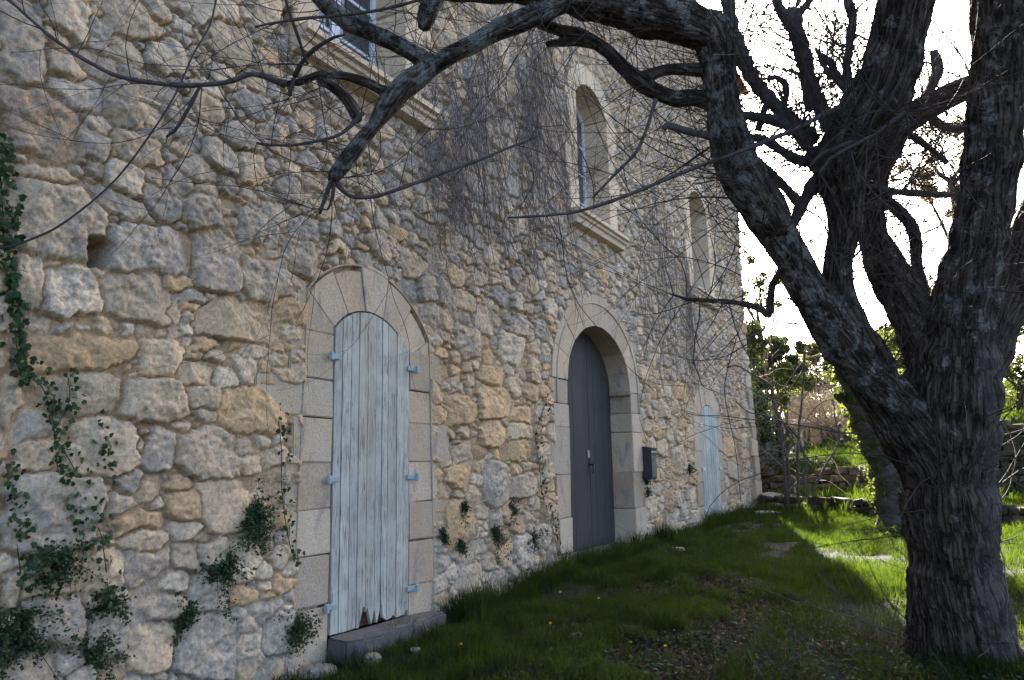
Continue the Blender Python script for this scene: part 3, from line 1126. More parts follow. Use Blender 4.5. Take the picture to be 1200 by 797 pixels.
# pale green shutter at the far end
d3 = boards('d3', 'shutter_door', M_GREEN, X0 + 0.02, 0.03, 8, 0.38, -0.008, seed=5)
d3['label'] = 'pale green board shutter door'
d1['label'] = 'pale blue board shutter door with rotted bottom edge'
d2['label'] = 'charcoal board carriage door under round arch'
for z in (2.25, 1.4, 0.6):
    for ya, yb in ((15.16, 15.28), (16.42, 16.54)):
        bm = bmesh.new()
        boxbm(bm, (X0 + 0.03, ya, z - 0.03), (X0 + 0.055, yb, z + 0.03))
        bmesh.ops.bevel(bm, geom=bm.edges[:], offset=0.004, segments=1, affect='EDGES')
        mesh_bm('hinge', bm, M_WHITE, d3)

# rest of the shell and roof
bm = bmesh.new()
for lo, hi in (((-14.0, -4.0, -1), (-13.5, 19.7, 11.2)), ((-13.5, -4.0, -1), (-4.50, -3.5, 11.2)), ((-13.5, 19.2, -1), (-4.46, 19.72, 11.2)), ((-13.5, -3.5, 4.1), (-4.95, 19.2, 4.3)), ((-13.5, -3.5, 11.0), (-4.5, 19.2, 11.15))):
    boxbm(bm, lo, hi)
sh = mesh_bm('side_wall', bm, M_WALL, house)
at = sh.data.attributes.new('tint', 'FLOAT_COLOR', 'POINT')
at.data.foreach_set('color', np.tile([0.4, 0.33, 0.24, 0.3], (len(sh.data.vertices), 1)).astype(np.float32).ravel())
# canal tile roof: corrugated sheet with thickness, tiles stepping up the slope
yy = np.arange(-4.4, 20.2, 0.0375)
rows = 34
V = []
for r in range(rows + 1):
    for stp in (0, 1):
        d = r + (0.0 if stp == 0 else 0.96)
        if d > rows:
            d = rows
        x = -3.98 - d * 0.165
        z = 11.22 + (r if stp == 0 else r + 0.96) * 0.165 * 0.32 + (0.03 if stp == 0 else 0.0)
        ph = (yy / 0.225) % 1
        zz = z + np.where(ph < 0.62, 0.075 * np.sin(np.pi * ph / 0.62), -0.035 * np.sin(np.pi * (ph - 0.62) / 0.38))
        V.append(np.stack([np.full(len(yy), x), yy, zz], 1))
n = len(yy)
nr = len(V)
V = np.concatenate(V)
V2 = V - np.array([0, 0, 0.02])
i = np.arange(nr - 1)[:, None] * n + np.arange(n - 1)[None]
Q = np.stack([i, i + 1, i + n + 1, i + n], -1).reshape(-1, 4)
k = np.arange(n - 1)
e = np.stack([k, k + 1, k + 1 + len(V), k + len(V)], 1)
roof = mesh_np('roof', np.concatenate([V, V2]), np.concatenate([Q, Q[:, ::-1] + len(V), e]), M_TILE, house, True)
bm = bmesh.new()
boxbm(bm, (-14.4, -4.4, 11.20), (-9.5, 20.1, 12.9))
mesh_bm('roof_back', bm, M_TILE, house)
# two rows of tile cornice under the eaves
mb = MB()
for row, (xo, zz) in enumerate(((0.14, 11.0), (0.27, 11.12))):
    for y in np.arange(-4.2, 19.9, 0.19):
        a = np.linspace(0, math.pi, 6)
        pr = np.stack([np.cos(a) * 0.085, np.sin(a) * 0.075], 1)
        A = np.array([[X0 - 0.05, y + p[0], zz + p[1]] for p in pr] + [[X0 + xo, y + p[0], zz + p[1]] for p in pr])
        q = [[j, j + 1, j + 7, j + 6] for j in range(5)]
        mb.add(A, q)
        mb.add(A - [0, 0, 0.018], [w_[::-1] for w_ in q])
    A = np.array([[X0 - 0.05, -4.3, zz + 0.08], [X0 + xo + 0.01, -4.3, zz + 0.08], [X0 + xo + 0.01, 20.0, zz + 0.08], [X0 - 0.05, 20.0, zz + 0.08]])
    A = np.concatenate([A, A + [0, 0, 0.03]])
    mb.add(A, [[0, 1, 2, 3], [7, 6, 5, 4], [1, 5, 6, 2], [0, 4, 5, 1], [3, 2, 6, 7]])
mb.build('eaves_cornice', M_TILE, house)

# battered quoin pier at the far corner
bm = bmesh.new()
z = 0.1
i = 0
while z < 3.4:
    h = random.uniform(0.35, 0.55)
    w_ = 0.55 if i % 2 else 0.38
    f = 0.16 * (1 - z / 3.6)
    prism(bm, [(19.75 - w_, z + 0.004), (19.80 + f, z + 0.004), (19.80 + f * 0.85, z + h - 0.004), (19.75 - w_, z + h - 0.004)], X0 + 0.05 + f * 0.5, X0 - 0.5, 0.02, 0.012)
    z += h
    i += 1
tintset(mesh_bm('quoin', bm, M_DRESS, house), 0.7, 1.05, 0.07)

# ------------------------------------------------------------------ things at the wall
g0 = float(ground_z(-4.2, 5.4))
bm = bmesh.new()
poly = [(-4.40, 4.79), (-4.39, 6.02), (-4.15, 6.08), (-4.09, 5.5), (-4.10, 4.9), (-4.17, 4.74)]
va = [bm.verts.new((p[0], p[1], 0.222 + random.uniform(-0.006, 0.006))) for p in poly]
vb = [bm.verts.new((p[0] + (0.02 if p[0] > -4.3 else 0), p[1], -0.1)) for p in poly]
bm.faces.new(va)
bm.faces.new(vb[::-1])
for i in range(6):
    bm.faces.new((va[(i + 1) % 6], va[i], vb[i], vb[(i + 1) % 6]))
bmesh.ops.bevel(bm, geom=bm.edges[:], offset=0.02, segments=2, affect='EDGES')
bmesh.ops.subdivide_edges(bm, edges=bm.edges[:], cuts=3, use_grid_fill=True)
for v in bm.verts:
    v.co += Vector((random.uniform(-1, 1), random.uniform(-1, 1), random.uniform(-1, 1))) * 0.004
o = mesh_bm('door_step', bm, M_SLAB)
tintset(o, 0.95, 1.0)
tag(o, 'worn grey stone step slab below the pale blue shutter door', 'step')
bm = bmesh.new()
boxbm(bm, (-4.76, 9.28, -0.1), (-4.22, 11.5, 0.335))
bmesh.ops.bevel(bm, geom=bm.edges[:], offset=0.03, segments=3, affect='EDGES')
bmesh.ops.subdivide_edges(bm, edges=bm.edges[:], cuts=4, use_grid_fill=True)
for v in bm.verts:
    v.co += Vector((random.uniform(-1, 1), random.uniform(-1, 1), random.uniform(-1, 1))) * 0.007
o = mesh_bm('threshold_stone', bm, M_SLAB)
tintset(o, 1.2, 1.25)
tag(o, 'low threshold stone in the grass under the charcoal arched door', 'step')

mail = thing('mailbox', (X0 + 0.06, 12.02, 1.27), 'dark grey metal mailbox hung on the wall beside the charcoal door', 'mailbox')
y0, y1, zb, zt, xa, xf = 11.9, 12.17, 1.27, 1.79, X0 + 0.03, X0 + 0.16
bm = bmesh.new()
boxbm(bm, (xa, y0, zb), (xf, y1, zt - 0.03))
bmesh.ops.bevel(bm, geom=bm.edges[:], offset=0.012, segments=2, affect='EDGES')
mesh_bm('body', bm, M_BOX, mail)
bm = bmesh.new()
va = [bm.verts.new(c) for c in ((xa, y0 - 0.012, zt), (xf + 0.02, y0 - 0.012, zt - 0.028), (xf + 0.02, y1 + 0.012, zt - 0.028), (xa, y1 + 0.012, zt))]
vb = [bm.verts.new((v.co.x, v.co.y, zt - 0.045)) for v in va]
bm.faces.new(va)
bm.faces.new(vb[::-1])
for i in range(4):
    bm.faces.new((va[(i + 1) % 4], va[i], vb[i], vb[(i + 1) % 4]))
mesh_bm('lid', bm, M_BOX, mail)
box_part('slot_flap', (xf + 0.002, y0 + 0.02, zt - 0.105), (xf + 0.012, y1 - 0.02, zt - 0.075), M_STEEL, mail, 0.003)
box_part('front_panel', (xf + 0.001, y0 + 0.022, zb + 0.04), (xf + 0.007, y1 - 0.022, zt - 0.15), M_BOXF, mail, 0.003)

# black cable hanging across the wall
mb = MB()
cz = [(510, -30, 0.5), (490, 60, 0.45), (450, 130, 0.42), (410, 220, 0.38), (340, 330, 0.33), (260, 430, 0.28), (150, 520, 0.24), (70, 560, 0.22), (0, 580, 0.2), (-120, 590, 0.15)]
pts = [W(x / 1.9925, y / 1.9925, off) for x, y, off in cz]
pts, rr = resample(pts, np.full(len(pts), 0.0062), 0.05)
tube(mb, pts, rr, 8)
tag(mb.build('cable', M_CABLE, None, True), 'thin black cable sagging across the upper left of the stone wall', 'cable')

# ------------------------------------------------------------------ the old tree


def chain(L, scale=1.0):
    """(px, py, radius px, depth) -> points and radii in metres"""
    pts = np.array([P(x, y, d) for x, y, r, d in L])
    rad = np.array([r * d / FPX * scale for x, y, r, d in L])
    return pts, rad


LIMBS = [
    # trunk
    [(1140, 870, 84, 5.72), (1138, 815, 68, 5.72), (1131, 770, 61, 5.72), (1121, 700, 54, 5.7), (1114, 620, 51, 5.7), (1111, 540, 51, 5.7), (1112, 480, 54, 5.7), (1118, 430, 52, 5.68), (1122, 395, 40, 5.66), (1124, 370, 24, 5.66)],
    # great left limb
    [(1122, 760, 20, 5.7), (1114, 690, 28, 5.7), (1106, 615, 35, 5.7), (1090, 548, 38, 5.68), (1062, 500, 37, 5.66), (1038, 466, 32, 5.62), (1000, 418, 28, 5.56), (965, 370, 26, 5.5), (932, 310, 23, 5.44), (899, 252, 27, 5.38), (869, 200, 28, 5.33), (853, 150, 25, 5.3), (845, 100, 21, 5.27), (840, 60, 24, 5.24), (832, 34, 28, 5.2)],
    # level limb running along the house
    [(842, 42, 24, 5.22), (792, 24, 29, 5.15), (748, 12, 31, 5.1), (700, 0, 26, 5.05), (655, -9, 22, 5.0), (605, -13, 19, 4.96), (560, -14, 18, 4.92), (515, -20, 18, 4.88), (470, -34, 15, 4.84), (420, -60, 12, 4.8)],
    [(520, -24, 15, 4.88), (506, 0, 14, 4.84), (499, 22, 12, 4.82), (496, 34, 8, 4.81)],
    # drooping limb with lichen
    [(668, -4, 16, 5.0), (628, 18, 15, 4.96), (582, 36, 13.5, 4.9), (551, 53, 13, 4.86), (521, 69, 12.5, 4.82), (490, 90, 14, 4.78), (463, 111, 15, 4.74), (440, 145, 11, 4.7), (415, 176, 10, 4.66), (394, 204, 10, 4.62), (388, 213, 7, 4.6)],
    [(500, 72, 12, 4.79), (469, 54, 11, 4.76), (436, 39, 11, 4.72), (406, 24, 12, 4.68), (382, 6, 12, 4.64), (362, -20, 12, 4.6), (340, -60, 10, 4.55)],
    # middle limb, dark, rising towards the viewer
    [(1030, 440, 26, 5.6), (1000, 392, 24, 5.56), (984, 350, 20, 5.53), (982, 310, 18, 5.5), (989, 270, 19, 5.46), (990, 236, 23, 5.42), (984, 206, 29, 5.38), (993, 172, 33, 5.33), (1012, 138, 36, 5.28), (1036, 98, 36, 5.22), (1050, 54, 34, 5.17), (1059, 8, 35, 5.12), (1068, -50, 33, 5.05), (1085, -130, 28, 4.95)],
    [(988, 200, 24, 5.4), (966, 190, 19, 5.44), (948, 180, 10, 5.5)],
    # rear limb
    [(1112, 560, 22, 5.75), (1106, 460, 34, 5.76), (1080, 388, 30, 5.85), (1054, 340, 25, 5.95), (1032, 300, 22, 6.0), (1021, 266, 18, 6.05), (1021, 222, 18, 6.1), (1036, 177, 19, 6.12), (1061, 142, 17, 6.15), (1091, 124, 15, 6.2), (1121, 108, 15, 6.2), (1150, 96, 13, 6.25), (1200, 70, 12, 6.3)],
    [(1083, 345, 9, 5.9), (1075, 312, 7.5, 5.95), (1071, 272, 7.5, 6.0), (1056, 250, 8, 6.02), (1030, 230, 8, 6.06)],
    # right limb
    [(1112, 620, 24, 5.68), (1116, 500, 42, 5.68), (1124, 395, 42, 5.66), (1138, 322, 37, 5.62), (1151, 262, 35, 5.58), (1163, 182, 34, 5.52), (1170, 85, 35, 5.45), (1175, -10, 36, 5.38), (1182, -110, 30, 5.3)],
    [(1116, 600, 22, 5.72), (1128, 480, 34, 5.75), (1152, 415, 31, 5.82), (1174, 360, 28, 5.88), (1202, 298, 27, 5.95), (1236, 210, 25, 6.0), (1262, 100, 22, 6.1), (1290, -20, 18, 6.2)],
    # looping branch beside the great limb
    [(850, 128, 12, 5.32), (816, 115, 11, 5.3), (792, 116, 10, 5.3), (771, 109, 10, 5.28), (750, 96, 11, 5.26), (728, 77, 10, 5.24), (714, 61, 9, 5.22), (697, 50, 9, 5.2), (678, 40, 9, 5.18), (655, 35, 8, 5.16), (630, 26, 7, 5.12)],
    [(838, 84, 10, 5.27), (800, 81, 8.5, 5.27), (779, 82, 8, 5.27), (762, 88, 8, 5.27), (745, 92, 8, 5.26)],
    [(700, 52, 7, 5.2), (668, 50, 5.5, 5.18), (640, 52, 5, 5.14)],
    [(452, 108, 8, 4.73), (428, 96, 6.5, 4.7), (400, 88, 6, 4.66), (372, 88, 5.5, 4.62), (352, 96, 5.5, 4.58), (334, 98, 5, 4.54)],
    [(420, 142, 7, 4.72), (409, 120, 8, 4.74), (393, 104, 7.5, 4.76), (374, 92, 6.5, 4.78)],
]
SMALL = [
    [(334, 98, 5, 4.54), (318, 92, 3.6, 4.5), (296, 86, 3.2, 4.46), (262, 97, 3, 4.4), (205, 100, 2.8, 4.3), (142, 90, 2.5, 4.2), (100, 70, 2.3, 4.12), (55, 40, 2, 4.02), (10, 0, 1.8, 3.92), (-20, -30, 1.5, 3.85)],
    [(235, 100, 2.4, 4.35), (222, 125, 2.2, 4.32), (205, 152, 2, 4.3), (195, 160, 1.4, 4.3)],
    [(950, 172, 8, 5.45), (922, 146, 7, 5.5), (895, 138, 6, 5.56), (868, 135, 6, 5.6), (845, 140, 4, 5.65)],
    [(955, 165, 9, 5.5), (935, 148, 8.5, 5.55), (910, 125, 8.5, 5.6), (886, 96, 8.5, 5.64), (868, 62, 9, 5.68), (858, 30, 8, 5.72), (850, -20, 7, 5.76)],
    [(975, 150, 10, 5.5), (963, 128, 9, 5.54), (950, 98, 8.5, 5.58), (940, 62, 8.5, 5.6), (930, 30, 10, 5.62), (924, 14, 10, 5.63)],
    [(926, 24, 7, 5.63), (912, 8, 6, 5.65), (905, -20, 5, 5.66)],
    [(930, 22, 6, 5.63), (945, 5, 4, 5.6), (960, -20, 3, 5.58)],
    [(948, 130, 5, 5.6), (940, 90, 4, 5.62), (930, 50, 3.6, 5.64), (925, 40, 3, 5.65)],
    [(945, 190, 7, 5.5), (925, 184, 6, 5.55), (893, 164, 5, 5.6), (868, 164, 4, 5.65)],
    [(896, 112, 5, 5.62), (878, 84, 5.5, 5.66), (868, 70, 5, 5.68), (862, 68, 3, 5.7)],
    [(915, 130, 3.6, 5.6), (921, 112, 4, 5.58), (918, 96, 4, 5.56), (908, 90, 3, 5.56), (898, 93, 2, 5.56)],
    [(900, 120, 4, 5.6), (892, 138, 4, 5.62), (888, 152, 3, 5.64)],
    [(995, 120, 5, 5.3), (992, 80, 4.6, 5.32), (997, 48, 5, 5.34), (999, 22, 6, 5.36), (993, 0, 5, 5.38), (990, -30, 4, 5.4)],
    [(992, 106, 4, 5.33), (980, 94, 4, 5.36), (966, 78, 3, 5.4), (958, 58, 2.6, 5.42)],
    [(998, 40, 4, 5.34), (990, 92, 3, 5.34), (972, 72, 4, 5.38), (962, 64, 3, 5.4)],
    [(965, 205, 9, 5.46), (950, 222, 8, 5.5), (936, 250, 7, 5.54), (924, 272, 6, 5.57)],
    [(938, 240, 6, 5.53), (922, 222, 5, 5.57), (896, 196, 4.5, 5.62), (880, 184, 3, 5.65)],
    [(820, 351, 2.5, 6.4), (855, 354, 3.2, 6.3), (888, 361, 3.8, 6.2), (902, 369, 5, 6.1), (903, 350, 4, 6.05), (908, 330, 4, 5.9), (925, 315, 4, 5.6)],
    [(820, 351, 2.4, 6.4), (805, 350, 2, 6.45), (790, 345, 1.4, 6.5)],
    [(862, 165, 6, 5.3), (825, 158, 4.5, 5.3), (800, 152, 4, 5.3), (783, 146, 4, 5.3), (778, 150, 3, 5.3)],
    [(770, 112, 3.5, 5.28), (766, 124, 2.5, 5.27), (757, 154, 2.3, 5.26), (745, 180, 2, 5.25), (720, 205, 1.6, 5.24), (695, 232, 1.2, 5.22)],
    [(391, 210, 4, 4.62), (410, 229, 2.6, 4.66), (436, 230, 2.4, 4.7), (480, 218, 2.2, 4.76), (530, 200, 2, 4.82), (590, 178, 1.6, 4.9), (635, 160, 1.2, 4.95)],
    [(388, 211, 2.6, 4.6), (380, 235, 2.6, 4.58), (374, 250, 1.8, 4.57)],
    [(390, 211, 2.4, 4.6), (390, 230, 2.4, 4.58), (384, 246, 1.5, 4.56)],
    [(596, 255, 1.2, 5.0), (640, 252, 1.7, 5.02), (690, 244, 2, 5.04), (760, 218, 2.2, 5.08), (828, 190, 2.4, 5.1), (880, 171, 2.6, 5.12), (930, 150, 3, 5.15), (980, 125, 3.4, 5.2)],
    [(1005, 165, 2.6, 5.0), (985, 172, 2.4, 4.95), (960, 185, 2.2, 4.9), (950, 196, 1.6, 4.88)],
    [(1060, 130, 2.6, 5.0), (1020, 160, 2.4, 4.95), (985, 178, 2.4, 4.9), (968, 190, 2.2, 4.88), (958, 205, 1.6, 4.86)],
    [(1110, 190, 3, 5.9), (1085, 170, 4, 6.05), (1070, 160, 4, 6.1), (1055, 150, 5, 6.12)],
    [(1135, 150, 5, 6.3), (1110, 150, 5, 6.28), (1092, 140, 6, 6.22)],
    [(1080, 120, 5, 6.2), (1092, 100, 6, 6.22), (1098, 82, 7, 6.24), (1094, 60, 4, 6.26)],
    [(1125, 228, 4, 6.1), (1090, 228, 4, 6.05), (1062, 226, 4, 6.0), (1040, 224, 3.4, 5.95), (1010, 218, 3, 5.9)],
    [(345, 90, 3.4, 4.56), (352, 75, 3, 4.52), (366, 60, 2.6, 4.48), (390, 45, 2.2, 4.44), (402, 42, 1.4, 4.42)],
    [(344, 92, 3, 4.56), (340, 104, 2.6, 4.54), (339, 112, 2, 4.53)],
    [(360, 75, 2, 4.5), (350, 45, 2, 4.46), (340, 20, 1.8, 4.42), (330, -10, 1.5, 4.38)],
    [(300, 32, 1.3, 4.2), (340, 24, 1.5, 4.3), (400, 18, 1.7, 4.4), (460, 10, 2, 4.5), (520, -8, 2.4, 4.6)],
    [(300, 168, 1.4, 4.3), (340, 170, 1.7, 4.38), (390, 162, 2, 4.46), (410, 150, 2.6, 4.54), (425, 135, 3, 4.62)],
]
tree = thing('old_tree', P(1135, 830, 5.72), 'huge bare old tree with dark ridged bark and lichen, close before the house', 'tree')


def build_tree():
    rng = np.random.default_rng(3)
    mb = MB()
    segs = []
    for li, L in enumerate(LIMBS):
        p, r = chain(L, 0.97 if li == 0 else 0.91)
        p, r = resample(p, r, 0.05)
        k = np.arange(len(p))
        # gnarled: swell and wander
        r = r * (1 + 0.07 * (np.array([vn2(np.array([i * 0.33]), np.array([li * 7.7]), 3)[0] for i in k]) - 0.5) * 2)
        tube(mb, p, r, 14)
        T, N, B = frames(p)
        d = np.concatenate([[0], np.cumsum(np.linalg.norm(np.diff(p, axis=0), axis=1))])
        segs.append((p, r, T, N, B, d, li))
    F = [np.concatenate(mb.Q), np.concatenate(mb.T)]
    tmp = mesh_np('tmp_trunk', np.concatenate(mb.V), F)
    md = tmp.modifiers.new('r', 'REMESH')
    md.mode = 'VOXEL'
    md.voxel_size = 0.0105
    md2 = tmp.modifiers.new('s', 'SMOOTH')
    md2.iterations = 14
    md2.factor = 0.5
    dg = bpy.context.evaluated_depsgraph_get()
    dg.update()
    ev = tmp.evaluated_get(dg)
    me = ev.to_mesh()
    n = len(me.vertices)
    V = np.empty(n * 3)
    me.vertices.foreach_get('co', V)
    V = V.reshape(-1, 3)
    NR = np.empty(n * 3)
    me.vertices.foreach_get('normal', NR)
    NR = NR.reshape(-1, 3)
    nl = len(me.loops)
    li_ = np.empty(nl, dtype=np.int32)
    me.loops.foreach_get('vertex_index', li_)
    Q = li_.reshape(-1, 4)
    ev.to_mesh_clear()
    bpy.data.objects.remove(tmp)
    print('trunk verts', n)
    PP = np.concatenate([s[0] for s in segs])
    RR = np.concatenate([s[1] for s in segs])
    NN = np.concatenate([s[3] for s in segs])
    BB = np.concatenate([s[4] for s in segs])
    DD = np.concatenate([s[5] + s[6] * 13.0 for s in segs])
    TT = np.concatenate([s[2] for s in segs])
    LI = np.concatenate([np.full(len(s[0]), s[6]) for s in segs])
    idx = np.empty(n, dtype=np.int32)
    for a in range(0, n, 20000):
        d2 = ((V[a:a + 20000, None] - PP[None]) ** 2).sum(-1)
        idx[a:a + 20000] = (np.sqrt(d2) - RR[None]).argmin(1)
    dv = V - PP[idx]
    u = (dv * NN[idx]).sum(1)
    v = (dv * BB[idx]).sum(1)
    s = DD[idx] + (dv * TT[idx]).sum(1)
    rl = RR[idx]
    an = np.arctan2(v, u)
    tw = s * 0.22
    cu, cv = np.cos(an + tw) * rl, np.sin(an + tw) * rl
    bk = np.stack([cu * 36, cv * 36, s * 5.0], 1)
    wob = 0.8 * (vn3(cu * 9, cv * 9, s * 5, 9) - 0.5)
    n1 = vn3(bk[:, 0] + wob, bk[:, 1] + wob, bk[:, 2], 1)
    n2 = vn3(bk[:, 0] * 2.1, bk[:, 1] * 2.1, bk[:, 2] * 2.0, 2)
    n3 = vn3(V[:, 0] * 9, V[:, 1] * 9, V[:, 2] * 9, 4)
    r1 = 1 - np.abs(2 * n1 - 1)
    r2 = 1 - np.abs(2 * n2 - 1)
    ridge = 0.65 * r1 + 0.35 * r2
    amp = np.clip(rl * 0.10, 0.004, 0.024)
    V = V + NR * (amp * 1.15 * (ridge ** 1.5 - 0.5) + np.clip(rl * 0.12, 0, 0.022) * (n3 - 0.5) * 2)[:, None]
    # lichen: most on the great left limb and the drooping limbs
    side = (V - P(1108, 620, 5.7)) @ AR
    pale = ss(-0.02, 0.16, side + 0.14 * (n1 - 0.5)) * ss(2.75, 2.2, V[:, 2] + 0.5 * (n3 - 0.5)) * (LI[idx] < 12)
    lw = np.array([0.1, 0.75, 0.75, 0.7, 0.85, 0.85, 0.25, 0.1, 0.25, 0.1, 0.45, 0.05, 0.2, 0.2, 0.1, 0.4, 0.4])[LI[idx]]
    lw = lw * ss(1.5, 2.3, V[:, 2])
    lw = lw * (0.55 + 0.6 * np.clip(NR[:, 2] * 0.4 - NR[:, 0] * 0.2 - NR[:, 1] * 0.5 + 0.4, 0, 1))
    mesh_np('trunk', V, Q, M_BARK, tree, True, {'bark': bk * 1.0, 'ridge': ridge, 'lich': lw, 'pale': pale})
    return segs


SEGS = build_tree()


def build_branches():
    rng = np.random.default_rng(21)
    starts = []
    # every traced branch is a part of its own
    for L in SMALL:
        p, r = chain(L)
        p, r = resample(p, r, 0.04)
        p = p + (np.cumsum(rng.normal(0, 0.0016, p.shape), 0))
        r = r * rng.uniform(0.85, 1.2, len(r))
        mb = MB()
        tube(mb, p, r, 7 if r.max() > 0.015 else 5)
        mb.build('branch', M_TWIG if r.max() < 0.02 else M_BARKS, tree, True)
        T, N, B = frames(p)
        for i in range(0, len(p), 2):
            starts.append((p[i], T[i], r[i], 1.0))
    for (p, r, T, N, B, d, li) in SEGS:
        if li in (0,):
            continue
        wgt = {1: 0.22, 2: 0.8, 3: 1, 4: 1.0, 5: 1.0, 6: 0.35, 8: 0.7, 9: 0.7, 10: 0.15, 11: 0.3}.get(li, 1.0)
        for i in range(0, len(p)):
            if rng.random() < wgt:
                starts.append((p[i], T[i], r[i], 1.0))
    tw = MB()
    cnt = 0

    def twig(p, d, L, r0, depth):
        nonlocal cnt
        n = max(4, int(L / 0.07))
        st = L / n
        pts = [p]
        d = d / np.linalg.norm(d)
        bend = rng.normal(0, 0.05, 3)
        for i in range(n):
            d = d + bend + rng.normal(0, 0.07, 3) + np.array([0, 0, 0.012])
            d /= np.linalg.norm(d)
            q = pts[-1] + d * st
            if q[0] < -4.28:
                q[0] = -4.28
                d[0] = abs(d[0]) * 0.3
            pts.append(q)
        pts = np.array(pts)
        rad = np.linspace(r0, r0 * 0.38, len(pts))
        rad = rad * (1 + 0.25 * (rng.random(len(pts)) < 0.2))
        tube(tw, pts, rad, 4, None, False)
        cnt += 1
        if depth < 2:
            for k in range(rng.integers(1, 4) if depth == 0 else rng.integers(0, 3)):
                i = rng.integers(1, n)
                dd = (pts[i + 1] - pts[i]) / st + rng.normal(0, 0.55, 3)
                twig(pts[i], dd, L * rng.uniform(0.3, 0.65), rad[i] * 0.72, depth + 1)
        # bud
        tube(tw, np.array([pts[-1], pts[-1] + d * 0.008, pts[-1] + d * 0.018]), [r0 * 0.4, r0 * 0.9, r0 * 0.2], 4, None, False)

    starts = [q for q in starts for _ in range(1 + (rng.random() < (0.35 if q[0][1] > 5.15 else 0.3)) + (2 if q[0][1] > 5.15 and q[0][0] > -2.2 else 0))]
    for (p, T, r, wt) in starts:
        a = rng.normal(size=3)
        a -= T * (a @ T)
        a /= np.linalg.norm(a)
        d = a * 1.0 + T * rng.uniform(-0.1, 0.9) + np.array([-0.12, -0.05, 0.05])
        L = rng.gamma(3.0, 0.2) + 0.15
        if p[1] > 5.15:
            L *= 1.35
        thick = 1.6 if (p[1] > 5.15 and p[0] > -2.4) else 1.0
        twig(p + a * r * 0.8, d, min(L, 1.7), thick * (rng.uniform(0.0017, 0.0036) if L > 0.5 else rng.uniform(0.0018, 0.003)), 0)
    print('twigs', cnt)
    o = tw.build('twigs', M_TWIG, tree, False)
    o['kind'] = 'stuff'


M_BARKS = mat_plain('young_bark', (0.085, 0.072, 0.064), 0.9, 0.45, 22, 0, 0.006)
build_branches()

# ------------------------------------------------------------------ climbers and wall plants


def vine(name, label, ycs, zt, zb, n, seed, rmax=0.006):
    rng = np.random.default_rng(seed)
    mb = MB()
    (ya, yb) = ycs
    hubs = rng.uniform(ya, yb, 18)
    for i in range(n):
        y = rng.uniform(ya, yb) if rng.random() < 0.25 else rng.choice(hubs) + rng.normal(0, 0.14)
        f = (y - ya) / (yb - ya)
        top = np.interp(f, np.linspace(0, 1, len(zt)), zt) - rng.gamma(1.5, 0.8)
        L = rng.gamma(2.5, 0.4) + 0.3
        bot = np.interp(f, np.linspace(0, 1, len(zb)), zb) + rng.normal(0, 0.35)
        z1 = max(top - L, bot)
        if top - z1 < 0.2:
            top = z1 + rng.uniform(0.3, 0.9)
        m = max(4, int((top - z1) / 0.05))
        z = np.linspace(top, z1, m)
        amp = rng.uniform(0.015, 0.05)
        yy = y + np.cumsum(rng.normal(0, amp, m)) + 0.10 * (top - z) * rng.normal(0, 0.9)
        xx = X0 + 0.05 + rng.uniform(0, 0.05) + np.cumsum(rng.normal(0, 0.003, m))
        xx = np.clip(xx, X0 + 0.03, X0 + 0.14)
        r = np.linspace(1, 0.4, m) * rng.uniform(0.3, 1) * rmax
        tube(mb, np.stack([xx, yy, z], 1), r, 4, None, False)
        for k in range(rng.integers(1, 4)):
            j = rng.integers(1, m - 1)
            q = max(3, rng.integers(3, 10))
            dz = -np.linspace(0, q * 0.04, q) * rng.uniform(0.2, 1.2)
            tube(mb, np.stack([np.full(q, xx[j]) + np.linspace(0, 0.03, q), yy[j] + np.cumsum(rng.normal(0, 0.016, q)) + np.linspace(0, 0.12, q) * rng.normal(), z[j] + dz], 1), np.linspace(r[j] * 0.8, r[j] * 0.35, q), 4, None, False)
    return tag(mb.build(name, M_VINE), label, 'climber')


vine('climbing_vine', 'bare grey creeper stems hanging on the wall between the upper windows', (5.9, 9.7), [5.2, 6.6, 7.4, 7.4], [4.1, 3.75, 3.7, 3.75], 290, 2, 0.0075)
vine('climbing_vine', 'fine bare creeper stems on the wall right of the round arch', (11.9, 15.0), [5.6, 6.6, 6.4, 5.8], [3.7, 2.95, 2.8, 3.3], 170, 4, 0.0045)


def ivy_leaf_mesh(mb, C, size, rng, N=(1, 0, 0)):
    """five lobed leaves lying towards the viewer side of the wall"""
    shape = np.array([(0, -0.5), (0.28, -0.38), (0.55, -0.1), (0.3, 0.08), (0.34, 0.4), (0.0, 0.62), (-0.34, 0.4), (-0.3, 0.08), (-0.55, -0.1), (-0.28, -0.38)])
    for c in C:
        n = np.array(N, float) + rng.normal(0, 0.45, 3)
        n /= np.linalg.norm(n)
        d = np.array([0, rng.normal(0, 0.6), -1.0])
        d -= n * (d @ n)
        d /= np.linalg.norm(d)
        s = np.cross(n, d)
        k = size * rng.uniform(0.6, 1.3)
        V = c + k * (shape[:, :1] * s + shape[:, 1:] * d - 0.25 * np.abs(shape[:, :1]) * n)
        V = np.concatenate([V, [c + n * 0.0]])
        T = [[10, i, (i + 1) % 10] for i in range(10)]
        b = rng.uniform(0.6, 1.35)
        mb.add(V, None, T, (b * rng.uniform(0.9, 1.15), b, b * 0.9, 1))


